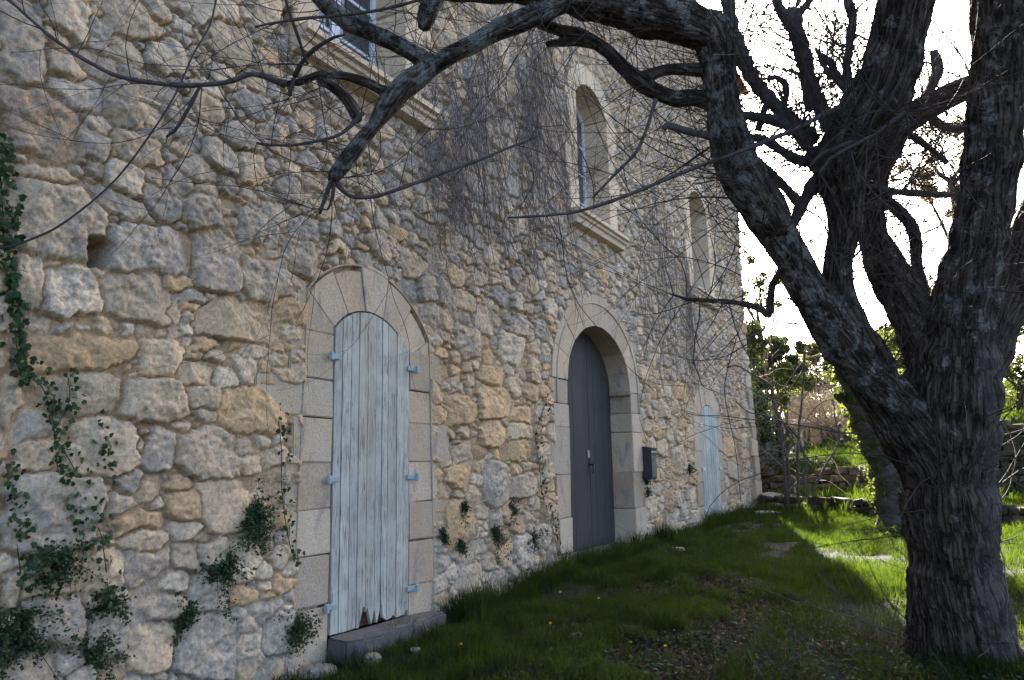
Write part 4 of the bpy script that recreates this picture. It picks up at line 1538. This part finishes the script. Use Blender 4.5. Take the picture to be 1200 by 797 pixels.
def ivy_mass(label, px, n, size, seed, spread=7):
    rng = np.random.default_rng(seed)
    pts = np.array([W(x, y, 0.05) for x, y in px])
    p, _ = resample(pts, np.zeros(len(pts)), 0.04)
    st = MB()
    tube(st, p, 0.003, 5)
    t = thing('ivy', p[-1], label, 'ivy', 'ivy on the wall')
    st.build('stem', M_TWIG, t)
    mb = MB()
    C = p[rng.integers(0, len(p), n)] + np.stack([rng.uniform(0.0, 0.09, n), rng.normal(0, spread * 0.005, n), rng.normal(0, 0.04, n)], 1)
    ivy_leaf_mesh(mb, C, size, rng)
    mb.build('leaves', M_IVY, t)


ivy_mass('dense dark ivy hanging down the left edge of the wall', [(-4, 165), (2, 220), (5, 290), (12, 340), (18, 390), (24, 440)], 330, 0.036, 1, 6)
trails = [
    ('thin ivy trail running down from the dense ivy past the big pale stones', [(24, 440), (48, 452), (62, 490), (66, 540), (78, 580), (92, 620), (98, 650)], 130),
    ('short ivy sprig hanging on the wall above the largest low block', [(80, 442), (82, 462), (78, 480), (66, 500)], 34),
    ('small ivy sprig on the grey stone block beside the ivy trail', [(121, 495), (120, 515), (122, 545), (126, 560)], 34),
    ('two-leafed ivy trail low on the wall at the left edge', [(8, 545), (12, 590), (20, 640), (26, 690)], 60),
    ('ivy sprig beside the left jamb blocks of the pale blue shutter', [(326, 490), (330, 530), (330, 570), (336, 620), (345, 660)], 60),
    ('ivy trail climbing the wall left of the charcoal arched door', [(640, 470), (628, 510), (632, 545), (636, 580), (648, 620), (655, 660)], 150),
    ('long thin ivy trail spreading down to the right below the big block', [(70, 520), (92, 560), (104, 600), (118, 625), (128, 700)], 80),
    ('slender ivy shoot on the low wall right of the leftmost trail', [(20, 570), (28, 620), (38, 660), (60, 690)], 60),
]
for i, (lab, px, n) in enumerate(trails):
    ivy_mass(lab, px, n, 0.03, 30 + i, 5)


def tuft(label, px, py, rpx, n, seed, out=0.09, size=0.035, mat=None, name='wall_plant', cat='plant'):
    rng = np.random.default_rng(seed)
    c = W(px, py, 0.04)
    e = W(px, py - rpx, 0.04)
    R = abs(e[2] - c[2]) * 1.2
    t = thing(name, c + [0, 0, R * 0.6], label, cat, 'plants growing from the wall joints')
    st = MB()
    tube(st, np.array([c + [-0.03, 0, R * 0.2], c + [0.0, 0, R * 0.25]]), 0.004, 5)
    lf = MB()
    for i in range(max(6, n // 14)):
        d = np.array([rng.uniform(0.3, 1.0), rng.normal(0, 0.9), rng.normal(-0.3, 0.8)])
        d /= np.linalg.norm(d)
        L = R * rng.gamma(4, 0.25)
        m = 7
        p = [c + np.array([-0.03, 0, R * 0.25]) + rng.normal(0, 0.16, 3) * R * np.array([0.1, 1, 1])]
        for k in range(m):
            d = d + np.array([0, 0, -0.12]) + rng.normal(0, 0.08, 3)
            d /= np.linalg.norm(d)
            p.append(p[-1] + d * L / m)
        p = np.array(p)
        p[:, 0] = np.maximum(p[:, 0], X0 + 0.03)
        tube(st, p, np.linspace(0.0028, 0.0012, len(p)), 3, None, False)
        k = rng.integers(1, len(p), 44)
        C = p[k] + rng.normal(0, size * 0.9, (44, 3))
        C[:, 0] = np.maximum(C[:, 0], X0 + 0.035)
        leaves(lf, C, size, (0.6, -0.2, 0.5), 0.8, 0.6, rng, 0.6, 1.4)
    st.build('stem', M_TWIG, t)
    lf.build('leaves', mat or M_TUFT, t)


tufts = [
    ('largest dark green tuft left of the pale blue shutter, upper one', 295, 614, 27, 500),
    ('dark green tuft just below the largest one left of the shutter', 262, 668, 24, 420),
    ('dark green tuft on the wall below the long ivy trail', 70, 662, 28, 420),
    ('leafy tuft at the wall foot beside the step under the shutter', 345, 740, 22, 360),
    ('broad dark green tuft in the bottom left corner of the wall', 18, 745, 38, 620),
    ('thin green tuft between the corner tuft and the low wide one', 120, 712, 22, 200),
    ('low wide green tuft on the wall above the largest bottom block', 216, 724, 18, 220),
    ('hanging green tuft at the wall foot right of the corner tuft', 112, 766, 26, 300),
    ('green tuft in the joints between the shutter and the arch, rightmost', 600, 601, 11, 160),
    ('green tuft under the rightmost one between shutter and arch', 581, 628, 15, 200),
    ('topmost small tuft right of the pale blue shutter', 545, 597, 9, 120),
    ('small tuft low on the wall halfway between shutter and arch', 541, 641, 11, 120),
    ('bushy dark tuft at the left foot of the charcoal door surround', 652, 676, 20, 280),
    ('moss green tuft hanging right under the mailbox', 757, 562, 6, 160),
    ('small trailing tuft below the mailbox plant', 759, 577, 6, 80),
    ('green tuft left of the pale green shutter door', 808, 552, 9, 160),
    ('ragged tuft at the wall foot between the step and the arch', 625, 636, 13, 160),
    ('thin green tuft right of the low jamb of the shutter', 520, 628, 9, 90),
]
for i, (lab, x, y, r, n) in enumerate(tufts):
    tuft(lab, x, y, r, n, 60 + i, size=0.025)

# ------------------------------------------------------------------ grass and ground cover


def shade_free(x, y):
    return np.ones_like(x)


def grass():
    rng = np.random.default_rng(8)
    mb = MB()

    def blades(n, xr, yr, hmin, hmax, wdt, seed, thr=0.45, clump=True):
        x = rng.uniform(*xr, n)
        y = rng.uniform(*yr, n)
        # most blades near the camera
        dens = fbm2(x * 0.9, y * 0.9, 4, 51 + seed)
        tuf = fbm2(x * 5, y * 5, 2, 61 + seed)
        # bare litter patch in the middle foreground
        lit = ss(0.55, 0.15, np.hypot((x + 1.15) / 1.5, (y - 6.6) / 1.3) - 0.75) * 0.16
        pth = 0.1 * ss(0.35, 0.1, np.abs(beyond(x, y, np.array([-4.0, 12.6]), np.array([-2.6, 12.0]))))*ss(-2.2,-2.6,x)
        k = (dens + 0.35 * (tuf - 0.5) - lit - pth) > thr
        k &= x > -4.33
        x, y, dens, tuf = x[k], y[k], dens[k], tuf[k]
        n = len(x)
        z = ground_z(x, y)
        h = rng.uniform(hmin, hmax, n) * (0.3 + 2.2 * tuf ** 2) * (0.6 + 0.8 * dens)
        a = rng.uniform(0, 2 * math.pi, n)
        lean = rng.uniform(0.1, 0.75, n) * h
        dx, dy = np.cos(a) * lean, np.sin(a) * lean
        b = rng.uniform(0, 2 * math.pi, n)
        wx, wy = np.cos(b) * wdt * rng.uniform(0.6, 1.3, n), np.sin(b) * wdt * rng.uniform(0.6, 1.3, n)
        p0 = np.stack([x - wx, y - wy, z - 0.01], 1)
        p1 = np.stack([x + wx, y + wy, z - 0.01], 1)
        p2 = np.stack([x + dx * 0.35 - wx * 0.8, y + dy * 0.35 - wy * 0.8, z + h * 0.6], 1)
        p3 = np.stack([x + dx * 0.35 + wx * 0.8, y + dy * 0.35 + wy * 0.8, z + h * 0.6], 1)
        p4 = np.stack([x + dx, y + dy, z + h], 1)
        V = np.stack([p0, p1, p2, p3, p4], 1).reshape(-1, 3)
        i = np.arange(n)[:, None] * 5
        br = rng.uniform(0.6, 1.25, n) * (0.6 + 0.8 * fbm2(x * 2.3, y * 2.3, 3, 77))
        hu = rng.uniform(-0.12, 0.15, n) + 0.25 * (rng.random(n) < 0.06)
        t = np.stack([br * (1 + hu), br, br * (1 - hu * 0.5), np.ones(n)], 1)
        mb.add(V, i + np.array([[0, 1, 3, 2]]), i + np.array([[2, 3, 4]]), np.repeat(t, 5, 0))

    blades(170000, (-4.4, 2.2), (3.6, 10), 0.045, 0.125, 0.0022, 0, 0.40)
    blades(130000, (-4.4, 3.0), (9, 19.5), 0.04, 0.105, 0.0036, 1, 0.32)
    blades(90000, (-5, 4), (17.5, 36), 0.06, 0.2, 0.009, 2, 0.33)
    blades(30000, (-4.4, 2.5), (3.8, 10), 0.04, 0.12, 0.0022, 5, 0.0)
    blades(16000, (-1.6, 2.2), (5.5, 10), 0.04, 0.12, 0.0024, 6, 0.25)
    # taller weeds along the wall foot
    blades(26000, (-4.4, -3.95), (6.2, 19), 0.08, 0.24, 0.003, 3, 0.42)
    o = mb.build('grass', M_GRASS)
    tag(o, kind='stuff')


grass()


def scatter_leaves(name, mat, n, seed, xr, yr, size, thr, asp, lift=0.02, up=1.4):
    rng = np.random.default_rng(seed)
    x = rng.uniform(*xr, n)
    y = rng.uniform(*yr, n)
    d = fbm2(x * 1.1, y * 1.1, 3, 200 + seed)
    k = d > thr
    x, y = x[k], y[k]
    mb = MB()
    C = np.stack([x, y, ground_z(x, y) + rng.uniform(0.0, lift, len(x))], 1)
    leaves(mb, C, size, (0, 0, up), 0.5, asp, rng, 0.5, 1.5, 0.15)
    tag(mb.build(name, mat), kind='stuff')


scatter_leaves('leaf_litter', M_LITTER, 26000, 1, (-3.4, 1.6), (4.0, 9.5), 0.045, 0.36, 0.6, 0.03)
M_COVER = mat_leaf('ground_cover_leaf', (0.028, 0.055, 0.026), 0.25, 0.75)
scatter_leaves('ground_cover', M_COVER, 5000, 2, (-2.9, 1.0), (3.8, 6.6), 0.035, 0.42, 0.95, 0.05)

# loose stones
M_ROCK = mat_dressed('field_stone', (0.24, 0.22, 0.19), (0.25, 0.2, 0.15), (0.17, 0.165, 0.16), 0.52)


def rock(label, c, s, seed, name='loose_stone', group='stones lying on the ground'):
    rng = np.random.default_rng(seed)
    bm = bmesh.new()
    bmesh.ops.create_icosphere(bm, subdivisions=3, radius=1.0)
    v = np.array([q.co[:] for q in bm.verts])
    n = fbm2(v[:, 0] * 1.3 + seed, v[:, 1] * 1.3 + v[:, 2] * 1.7, 3, seed)
    v = np.sign(v) * np.abs(v) ** 0.75 * (0.65 + 0.7 * n)[:, None] * np.asarray(s)
    a = rng.uniform(0, 6)
    R = np.array([[math.cos(a), -math.sin(a), 0], [math.sin(a), math.cos(a), 0], [0, 0, 1]])
    v = v @ R.T
    for q, w_ in zip(bm.verts, v):
        q.co = Vector(w_) + Vector([float(t) for t in c])
    o = mesh_bm(name, bm, M_ROCK, None, False)
    tintset(o, 0.9, 1.15)
    return tag(o, label, 'stone', group)


def on_ground(px, py, z=0.0):
    r = AF + AR * (px - CXP) / FPX - AU * (py - CYP) / FPX
    ts = np.arange(2.0, 60.0, 0.02)
    q = CAMP + r * ts[:, None]
    k = np.argmax(q[:, 2] < ground_z(q[:, 0], q[:, 1]) + z)
    t = ts[k]
    return CAMP + r * t


for i, (lab, x, y, s) in enumerate([
    ('flat pale stone at the wall foot in front of the step, leftmost', 372, 790, (0.14, 0.10, 0.05)),
    ('pale stone in the grass in front of the worn step slab', 436, 776, (0.09, 0.06, 0.05)),
    ('small pale stone at the grass edge beyond the step', 487, 764, (0.05, 0.04, 0.03)),
    ('round grey stone lying alone in the shaded grass', 675, 748, (0.06, 0.05, 0.035)),
    ('white pebble on the leaf litter in the middle foreground', 862, 731, (0.025, 0.02, 0.015)),
    ('boulder at the wall foot right of the shutter', 522, 716, (0.12, 0.14, 0.10)),
    ('second boulder at the wall foot, right of the shutter boulder', 548, 712, (0.10, 0.13, 0.09)),
    ('pale stone sitting in the grass right of the charcoal door', 795, 646, (0.10, 0.09, 0.05)),
]):
    rock(lab, on_ground(x, y) + [0, 0, s[2] * 0.25], s, 300 + i)


def dandelion(px, py, label, seed):
    p = on_ground(px, py + 6)
    t = thing('dandelion', p, label, 'flower', 'dandelions in the grass')
    mb = MB()
    h = 0.10
    top = p + [0.01, 0, h]
    tube(mb, np.array([p, p + [0.004, 0.003, h * 0.5], top]), 0.002, 5)
    mb.build('stem', M_IVYSTEM, t)
    rng = np.random.default_rng(seed)
    fl = MB()
    n = 46
    a = rng.uniform(0, 6.28, n)
    e = rng.uniform(0.15, 1.2, n)
    d = np.stack([np.cos(a) * np.cos(e), np.sin(a) * np.cos(e), np.sin(e)], 1)
    leaves(fl, top + d * 0.009, 0.018, d, 0.25, 0.35, rng, 0.9, 1.1)
    fl.build('flower_head', M_YELLOW, t)


M_IVYSTEM = mat_plain('green_stem', (0.07, 0.11, 0.04), 0.6)
for i, (x, y, lab) in enumerate([(539, 765, 'yellow dandelion in the grass nearest the step slab'), (644, 739, 'yellow dandelion in the grass left of the grey stone'), (656, 700, 'yellow dandelion near the wall foot by the arch'),
                                 (701, 708, 'yellow dandelion in the grass below the charcoal door'), (738, 763, 'yellow dandelion low in the middle foreground grass'), (779, 768, 'yellow dandelion at the edge of the leaf litter')]):
    dandelion(x, y, lab, i)


def weed(label, px, py, n, hgt, seed, spread=0.25, lean=(-0.3, 0, 1)):
    rng = np.random.default_rng(seed)
    b = on_ground(px, py)
    t = thing('dry_weed', b, label, 'plant', 'bare stems before the old tree')
    mb = MB()
    lf = MB()
    for i in range(n):
        p = b + np.array([rng.normal(0, spread), rng.normal(0, spread), -0.02])
        p[2] = float(ground_z(p[0], p[1])) - 0.01
        d = np.array(lean) + rng.normal(0, 0.45, 3) * [1, 1, 0.2]
        d[2] = abs(d[2])
        L = hgt * rng.uniform(0.5, 1.15)
        m = 12
        pts = [p]
        cv = rng.normal(0, 0.07, 3)
        for k in range(m):
            d = d / np.linalg.norm(d)
            pts.append(pts[-1] + d * L / m)
            d = d + cv + rng.normal(0, 0.06, 3) + [0, 0, -0.03]
        pts = np.array(pts)
        r = np.linspace(0.0032, 0.0011, m + 1)
        tube(mb, pts, r, 4, None, False)
        for k in range(rng.integers(1, 5)):
            j = rng.integers(3, m)
            d2 = (pts[j] - pts[j - 1]) / np.linalg.norm(pts[j] - pts[j - 1]) + rng.normal(0, 0.6, 3)
            q = pts[j] + np.linspace(0, 1, 6)[:, None] * d2 / np.linalg.norm(d2) * L * rng.uniform(0.1, 0.35)
            q[2:, 2] += np.array([0.0, 0.004, 0.008, 0.014])
            tube(mb, q, np.linspace(r[j] * 0.8, 0.0008, 6), 3, None, False)
            if rng.random() < 0.5:
                leaves(lf, q[-2:] + rng.normal(0, 0.004, (2, 3)), 0.016, None, 1, 0.6, rng)
    mb.build('stem', M_TWIG, t)
    if lf.n:
        lf.build('leaves', M_TUFT, t)


weed('tall bare weed stems close to the left side of the trunk', 1052, 770, 16, 0.85, 1, 0.16, (-0.15, 0, 1))
weed('arching bare bramble stems low in front of the trunk', 985, 790, 26, 0.75, 2, 0.3, (-0.6, -0.1, 0.7))
weed('thin bare brushwood in the leaf litter of the foreground', 900, 785, 22, 0.5, 3, 0.32, (-0.5, 0, 0.7))
weed('few bare stems rising at the right edge behind the trunk', 1196, 730, 9, 0.8, 4, 0.14, (-0.1, 0, 1))
weed('sparse bare stems at the edge of the sunlit grass', 1000, 715, 12, 0.6, 5, 0.3, (-0.5, 0, 0.8))

# ------------------------------------------------------------------ behind: terraces, walls, trees, brush


M_MOSSY_SHADED = mat_dressed('mossy_shaded_stone', (0.085, 0.075, 0.05), (0.10, 0.075, 0.05), (0.04, 0.045, 0.025), 0.5)  # mossy field stone, darkened further: the walls' backlit shade is in the colour


def rubble_run(name, label, A, B, h, thick, zfun, seed, cap=0.0, cat='wall'):
    """a dry stone wall from A to B built of separate rough blocks in one mesh"""
    rng = np.random.default_rng(seed)
    A, B = np.asarray(A, float), np.asarray(B, float)
    L = np.linalg.norm(B - A)
    d = (B - A) / L
    nrm = np.array([d[1], -d[0]])
    bm = bmesh.new()
    z = -0.12
    while z < h:
        rh = rng.uniform(0.10, 0.2)
        s = rng.uniform(-0.2, 0)
        while s < L:
            w_ = rng.uniform(0.16, 0.42)
            if z + rh < h * rng.uniform(0.85, 1.12) + 0.02:
                c = A + d * (s + w_ / 2)
                zz = float(zfun(s / L)) + z + rh / 2
                off = rng.uniform(-0.03, 0.03)
                M_ = Matrix.Translation((c[0] + nrm[0] * off, c[1] + nrm[1] * off, zz)) @ Matrix.Rotation(math.atan2(d[1], d[0]) + rng.normal(0, 0.05), 4, 'Z') @ Matrix.Rotation(rng.normal(0, 0.05), 4, 'Y') @ Matrix.Diagonal((w_ * 0.96, thick, rh * 0.95, 1))
                r = bmesh.ops.create_cube(bm, size=1.0, matrix=M_)
                for v in r['verts']:
                    v.co += Vector(rng.normal(0, 0.024, 3))
            s += w_
        z += rh
    bmesh.ops.bevel(bm, geom=bm.edges[:], offset=0.022, segments=1, affect='EDGES')
    o = mesh_bm(name, bm, M_MOSSY_SHADED)
    tintset(o, 0.6, 1.3, 0.08)
    return tag(o, label, cat)


def ext(A, B, t):
    return A + (B - A) * t


def gzl(A, B, back=-0.15):
    d = (B - A) / np.linalg.norm(B - A)
    nrm = np.array([d[1], -d[0]])

    def f(t):
        p = A + (B - A) * t + nrm * 0.3
        return ground_z(p[0], p[1])
    return f


a, b = ext(L1A, L1B, 0.12), ext(L1A, L1B, 2.25)
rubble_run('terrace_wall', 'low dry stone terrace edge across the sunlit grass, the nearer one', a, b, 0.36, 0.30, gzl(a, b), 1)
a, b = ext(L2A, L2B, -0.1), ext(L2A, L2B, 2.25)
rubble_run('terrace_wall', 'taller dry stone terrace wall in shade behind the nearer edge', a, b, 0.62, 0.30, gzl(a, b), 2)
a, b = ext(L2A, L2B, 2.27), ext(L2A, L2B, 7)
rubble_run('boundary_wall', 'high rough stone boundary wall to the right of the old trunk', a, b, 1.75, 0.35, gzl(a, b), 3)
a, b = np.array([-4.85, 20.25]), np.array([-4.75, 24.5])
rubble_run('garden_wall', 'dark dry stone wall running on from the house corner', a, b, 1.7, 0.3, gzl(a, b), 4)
for i, (x, y, s) in enumerate([(905, 582, (0.5, 0.3, 0.10)), (895, 603, (0.45, 0.3, 0.09)), (922, 592, (0.4, 0.28, 0.09))]):
    p = on_ground(x, y)
    rock(['flat stone step beside the house corner, upper one', 'flat stone step at the house corner, lowest one', 'flat stone step between the saplings and the corner'][i], p, s, 340 + i, 'stone_step', 'stone steps at the house corner')
# ruined pier with lintel on the slope
c = on_ground(947, 524)
bm = bmesh.new()
for dx, w_ in ((0, 0.28),):
    boxbm(bm, (c[0] - 0.45, c[1], c[2] - 0.2), (c[0] - 0.1, c[1] + 0.35, c[2] + 0.62))
    boxbm(bm, (c[0] + 0.1, c[1], c[2] - 0.2), (c[0] + 0.42, c[1] + 0.35, c[2] + 0.6))
    boxbm(bm, (c[0] - 0.9, c[1] - 0.05, c[2] + 0.63), (c[0] + 1.0, c[1] + 0.4, c[2] + 0.72))
bmesh.ops.bevel(bm, geom=bm.edges[:], offset=0.03, segments=2, affect='EDGES')
o = mesh_bm('garden_ruin', bm, mat_plain('old_brick', (0.12, 0.095, 0.07), 0.9, 0.4, 12, 0, 0.02))
tag(o, 'low brown stone pier and lintel on the grassy slope behind the saplings', 'ruin')


def crown(mb, c, R, n, size, rng, clumps=26, asp=0.5, flat=0.75, holes=0.62):
    c = np.asarray(c, float)
    R = np.asarray(R, float)
    for k in range(clumps):
        d = rng.normal(size=3)
        d /= np.linalg.norm(d)
        cc = c + d * R * rng.uniform(0.25, 1.0) ** 0.6
        rr = R.mean() * rng.uniform(0.14, 0.36)
        m = int(n / clumps * rng.uniform(0.5, 1.5))
        q = rng.normal(size=(m, 3))
        q /= np.linalg.norm(q, axis=1)[:, None]
        q *= (rng.random(m) ** 0.45)[:, None]
        b = rng.uniform(0.75, 1.25)
        leaves(mb, cc + q * rr * [1, 1, flat], size, None, 1, asp, rng, 0.7 * b, 1.25 * b, 0.12)


def limbs_to(mb, base, c, R, rng, r0, n=7):
    base = np.asarray(base, float)
    c = np.asarray(c, float)
    mid = base + (c - base) * 0.5 + rng.normal(0, 0.12, 3)
    p, r = resample([base, mid, c - [0, 0, R[2] * 0.3]], [r0, r0 * 0.8, r0 * 0.55], 0.15)
    tube(mb, p, r, 8)
    for k in range(n):
        d = rng.normal(size=3)
        d[2] = abs(d[2]) * 0.7
        d /= np.linalg.norm(d)
        s = p[rng.integers(len(p) // 2, len(p))]
        e = c + d * R * rng.uniform(0.6, 0.95)
        q, rr = resample([s, (s + e) / 2 + rng.normal(0, 0.15, 3), e], [r0 * 0.45, r0 * 0.28, r0 * 0.08], 0.2)
        tube(mb, q, rr, 5)


def leafy(name, label, cat, px, py, depth, R, n, size, mat, seed, group=None, trunk=True, r0=0.1, asp=0.5, clumps=26):
    rng = np.random.default_rng(seed)
    c = P(px, py, depth)
    g = float(ground_z(c[0], c[1]))
    base = np.array([c[0] + rng.normal(0, 0.1), c[1], g - 0.1])
    t = thing(name, base, label, cat, group)
    mb = MB()
    limbs_to(mb, base, c, np.asarray(R, float), rng, r0)
    mb.build('trunk' if trunk else 'stem', M_TWIG, t, True)
    lf = MB()
    crown(lf, c, R, n, size, rng, clumps, asp)
    lf.build('crown' if trunk else 'leaves', mat, t)
    return t


G_BUSH = 'bushes on the slope behind'
leafy('bush', 'dark round bush standing against the sky right of the house corner', 'bush', 912, 412, 27, (0.95, 1.0, 1.0), 8000, 0.12, M_DARKLEAF, 1, G_BUSH, False, 0.06)
leafy('bush', 'dark ivy bush clinging beside the house corner', 'bush', 886, 450, 22.0, (0.42, 0.9, 1.7), 9000, 0.10, M_DARKLEAF, 2, G_BUSH, False, 0.06, 0.6, 40)
leafy('bush', 'yellow green bush below the dark round bush', 'bush', 912, 455, 26, (1.2, 1.0, 1.0), 7000, 0.12, M_LIMELEAF, 3, G_BUSH, False)
leafy('bush', 'olive bush low beside the brown stone pier', 'bush', 884, 512, 23.0, (0.5, 0.7, 0.7), 2600, 0.08, M_DARKLEAF, 4, G_BUSH, False)
leafy('bush', 'sunlit lime bush in the grass left of the brown stone pier', 'bush', 916, 516, 23, (0.45, 0.45, 0.55), 1600, 0.08, M_LIMELEAF, 5, G_BUSH, False, 0.03)
leafy('bush', 'pale sunlit brush on the slope left of the great limb', 'bush', 985, 425, 33, (2.6, 1.5, 1.5), 14000, 0.15, M_OLIVE, 6, G_BUSH, False)
leafy('bush', 'dark thicket behind the saplings under the pale brush', 'bush', 945, 462, 30, (2.6, 1.3, 0.9), 11000, 0.14, M_DARKLEAF, 7, G_BUSH, False)
leafy('bush', 'green foliage seen in the fork of the old tree', 'bush', 1065, 432, 22.5, (1.8, 1.3, 1.3), 14000, 0.11, M_LIMELEAF, 8, G_BUSH, False)
leafy('bush', 'green yellow foliage above the boundary wall', 'bush', 1192, 425, 22, (1.5, 1.2, 1.7), 8000, 0.11, M_LIMELEAF, 9, G_BUSH, False)
leafy('bush', 'small bright green bush in the sunlit grass by the old trunk', 'bush', 1038, 626, 12.2, (0.22, 0.22, 0.16), 900, 0.06, M_LIMELEAF, 10, G_BUSH, False, 0.01)
leafy('olive_tree', 'thin olive tree rising just right of the house corner', 'tree', 884, 338, 26, (0.85, 0.8, 1.5), 1500, 0.13, M_OLIVE, 11, 'trees behind the house', True, 0.08, 0.35, 18)
leafy('pine_tree', 'brownish pine crown seen between the two right limbs', 'tree', 1112, 190, 24, (1.6, 1.4, 1.7), 9000, 0.17, M_PINE, 12, 'trees behind the house', True, 0.16, 0.14, 30)
leafy('olive_tree', 'sunlit tree top low behind the fork of the right limb', 'tree', 1088, 350, 34, (1.3, 1.2, 1.0), 2600, 0.13, M_OLIVE, 13, 'trees behind the house', True, 0.1, 0.4)
leafy('olive_tree', 'olive green tree far right behind the boundary wall', 'tree', 1290, 400, 26, (2.4, 2.0, 2.2), 8000, 0.13, M_OLIVE, 14, 'trees behind the house', True, 0.14, 0.4)
leafy('bush', 'dark bush at the foot of the boundary wall', 'bush', 1192, 592, 16.5, (0.5, 0.4, 0.25), 1500, 0.06, M_DARKLEAF, 15, G_BUSH, False, 0.01)


def brush(label, px, py, depth, W_, H_, n, seed):
    rng = np.random.default_rng(seed)
    c = P(px, py, depth)
    g = float(ground_z(c[0], c[1]))
    mb = MB()
    for i in range(n):
        p = np.array([c[0] + rng.normal(0, W_), c[1] + rng.normal(0, W_ * 0.5), 0])
        p[2] = float(ground_z(p[0], p[1]))
        d = rng.normal(0, 0.5, 3)
        d[2] = 1
        pts = [p]
        for k in range(6):
            d = d / np.linalg.norm(d)
            pts.append(pts[-1] + d * H_ * rng.uniform(0.7, 1.2) / 6)
            d = d + rng.normal(0, 0.25, 3)
        tube(mb, np.array(pts), np.linspace(0.012, 0.004, 7), 3, None, False)
    tag(mb.build('brushwood', M_STRAW), label, 'brush', 'dry brush on the slope')


brush('pale bare brush on the slope right of the saplings', 985, 450, 27, 0.9, 2.2, 420, 1)
brush('dense bare brush at the slope top behind the brown stone pier', 945, 450, 29, 1.2, 2.0, 380, 2)

# ivy covered leaning tree behind
t2 = thing('ivy_tree', P(1046, 617, 13.4), 'leaning ivy clad tree trunk behind the old tree', 'tree', 'trees behind the house')
mb = MB()
L = [(1050, 626, 23, 13.4), (1046, 600, 18, 13.4), (1040, 560, 17, 13.4), (1026, 520, 17, 13.4), (1012, 485, 17, 13.4), (1001, 455, 15, 13.4), (994, 425, 12, 13.4), (985, 390, 9, 13.4), (975, 340, 6, 13.5)]
p, r = chain(L)
p, r = resample(p, r, 0.05)
r = r * (1 + 0.12 * np.sin(np.arange(len(r)) * 0.7))
tube(mb, p, r, 14)
o = mb.build('trunk', M_BARKS, t2, True)
lf = MB()
rng = np.random.default_rng(77)
k = rng.integers(10, len(p), 2600)
d = rng.normal(size=(2600, 3))
d /= np.linalg.norm(d, axis=1)[:, None]
leaves(lf, p[k] + d * (r[k] * rng.uniform(0.9, 1.9, 2600))[:, None], 0.085, d, 0.5, 0.8, rng, 0.6, 1.3)
q = P(997, 440, 13.4)
crown(lf, q, (0.32, 0.32, 0.55), 1500, 0.085, rng, 22, 0.8)
lf.build('ivy_leaves', M_LIMELEAF, t2)

# saplings at the corner
sap = thing('sapling_clump', P(925, 604, 17.6), 'clump of thin bare saplings beside the house corner', 'shrub')
sz = [
    [(190, 790, 6), (200, 600, 6), (175, 430, 4.5), (150, 330, 3.5), (135, 180, 2.5), (128, 100, 1.5)],
    [(265, 780, 6), (245, 620, 6), (262, 560, 6), (230, 470, 5), (150, 370, 4.5), (130, 280, 4), (60, 240, 3.5), (5, 210, 3), (-80, 240, 2)],
    [(290, 780, 5), (280, 690, 5), (330, 580, 4), (380, 480, 3.5), (365, 400, 2.5), (355, 330, 1.5)],
    [(225, 760, 5), (212, 640, 4.5), (190, 560, 4), (205, 480, 3), (160, 380, 2.5)],
    [(235, 770, 7), (232, 600, 6), (236, 450, 5), (250, 320, 4), (262, 160, 4)],
    [(200, 780, 8), (190, 640, 7), (178, 520, 5), (170, 430, 6)],
    [(5, 340, 1.8), (50, 375, 2), (110, 385, 2.5), (170, 410, 3.4), (210, 470, 4)],
    [(240, 430, 2), (300, 350, 2), (360, 320, 1.6), (400, 300, 1.2)],
    [(250, 330, 2), (300, 250, 1.8), (330, 190, 1.4)],
    [(150, 350, 2), (200, 260, 1.8), (260, 180, 1.4)],
]
rng = np.random.default_rng(9)
tw = MB()
for L in sz:
    c = [(860 + x / 3.065, 360 + y / 3.065, r / 3.065 * 0.95, 17.6 + rng.uniform(-0.4, 0.4)) for x, y, r in L]
    dd = c[0][3]
    p, r = chain([(x, y, rr, dd) for x, y, rr, _ in c])
    p, r = resample(p, r, 0.1)
    p = p + np.cumsum(rng.normal(0, 0.006, p.shape), 0)
    mb = MB()
    tube(mb, p, r, 7)
    mb.build('stem', M_BARKS, sap, True)
    for k in range(len(p)):
        if rng.random() < 0.75 and k > len(p) * 0.3:
            d = rng.normal(0, 0.7, 3) + [0, 0, 0.35]
            q = [p[k]]
            for s in range(7):
                d = d / np.linalg.norm(d)
                q.append(q[-1] + d * rng.uniform(0.06, 0.16))
                d = d + rng.normal(0, 0.22, 3)
            tube(tw, np.array(q), np.linspace(0.006, 0.0025, 8), 3, None, False)
o = tw.build('twigs', M_STRAW, sap)
o['kind'] = 'stuff'

leafy('bush', 'far olive hedge along the skyline right of the dark round bush', 'bush', 960, 432, 44, (5.5, 2.0, 1.7), 16000, 0.2, M_OLIVE, 21, G_BUSH, False)
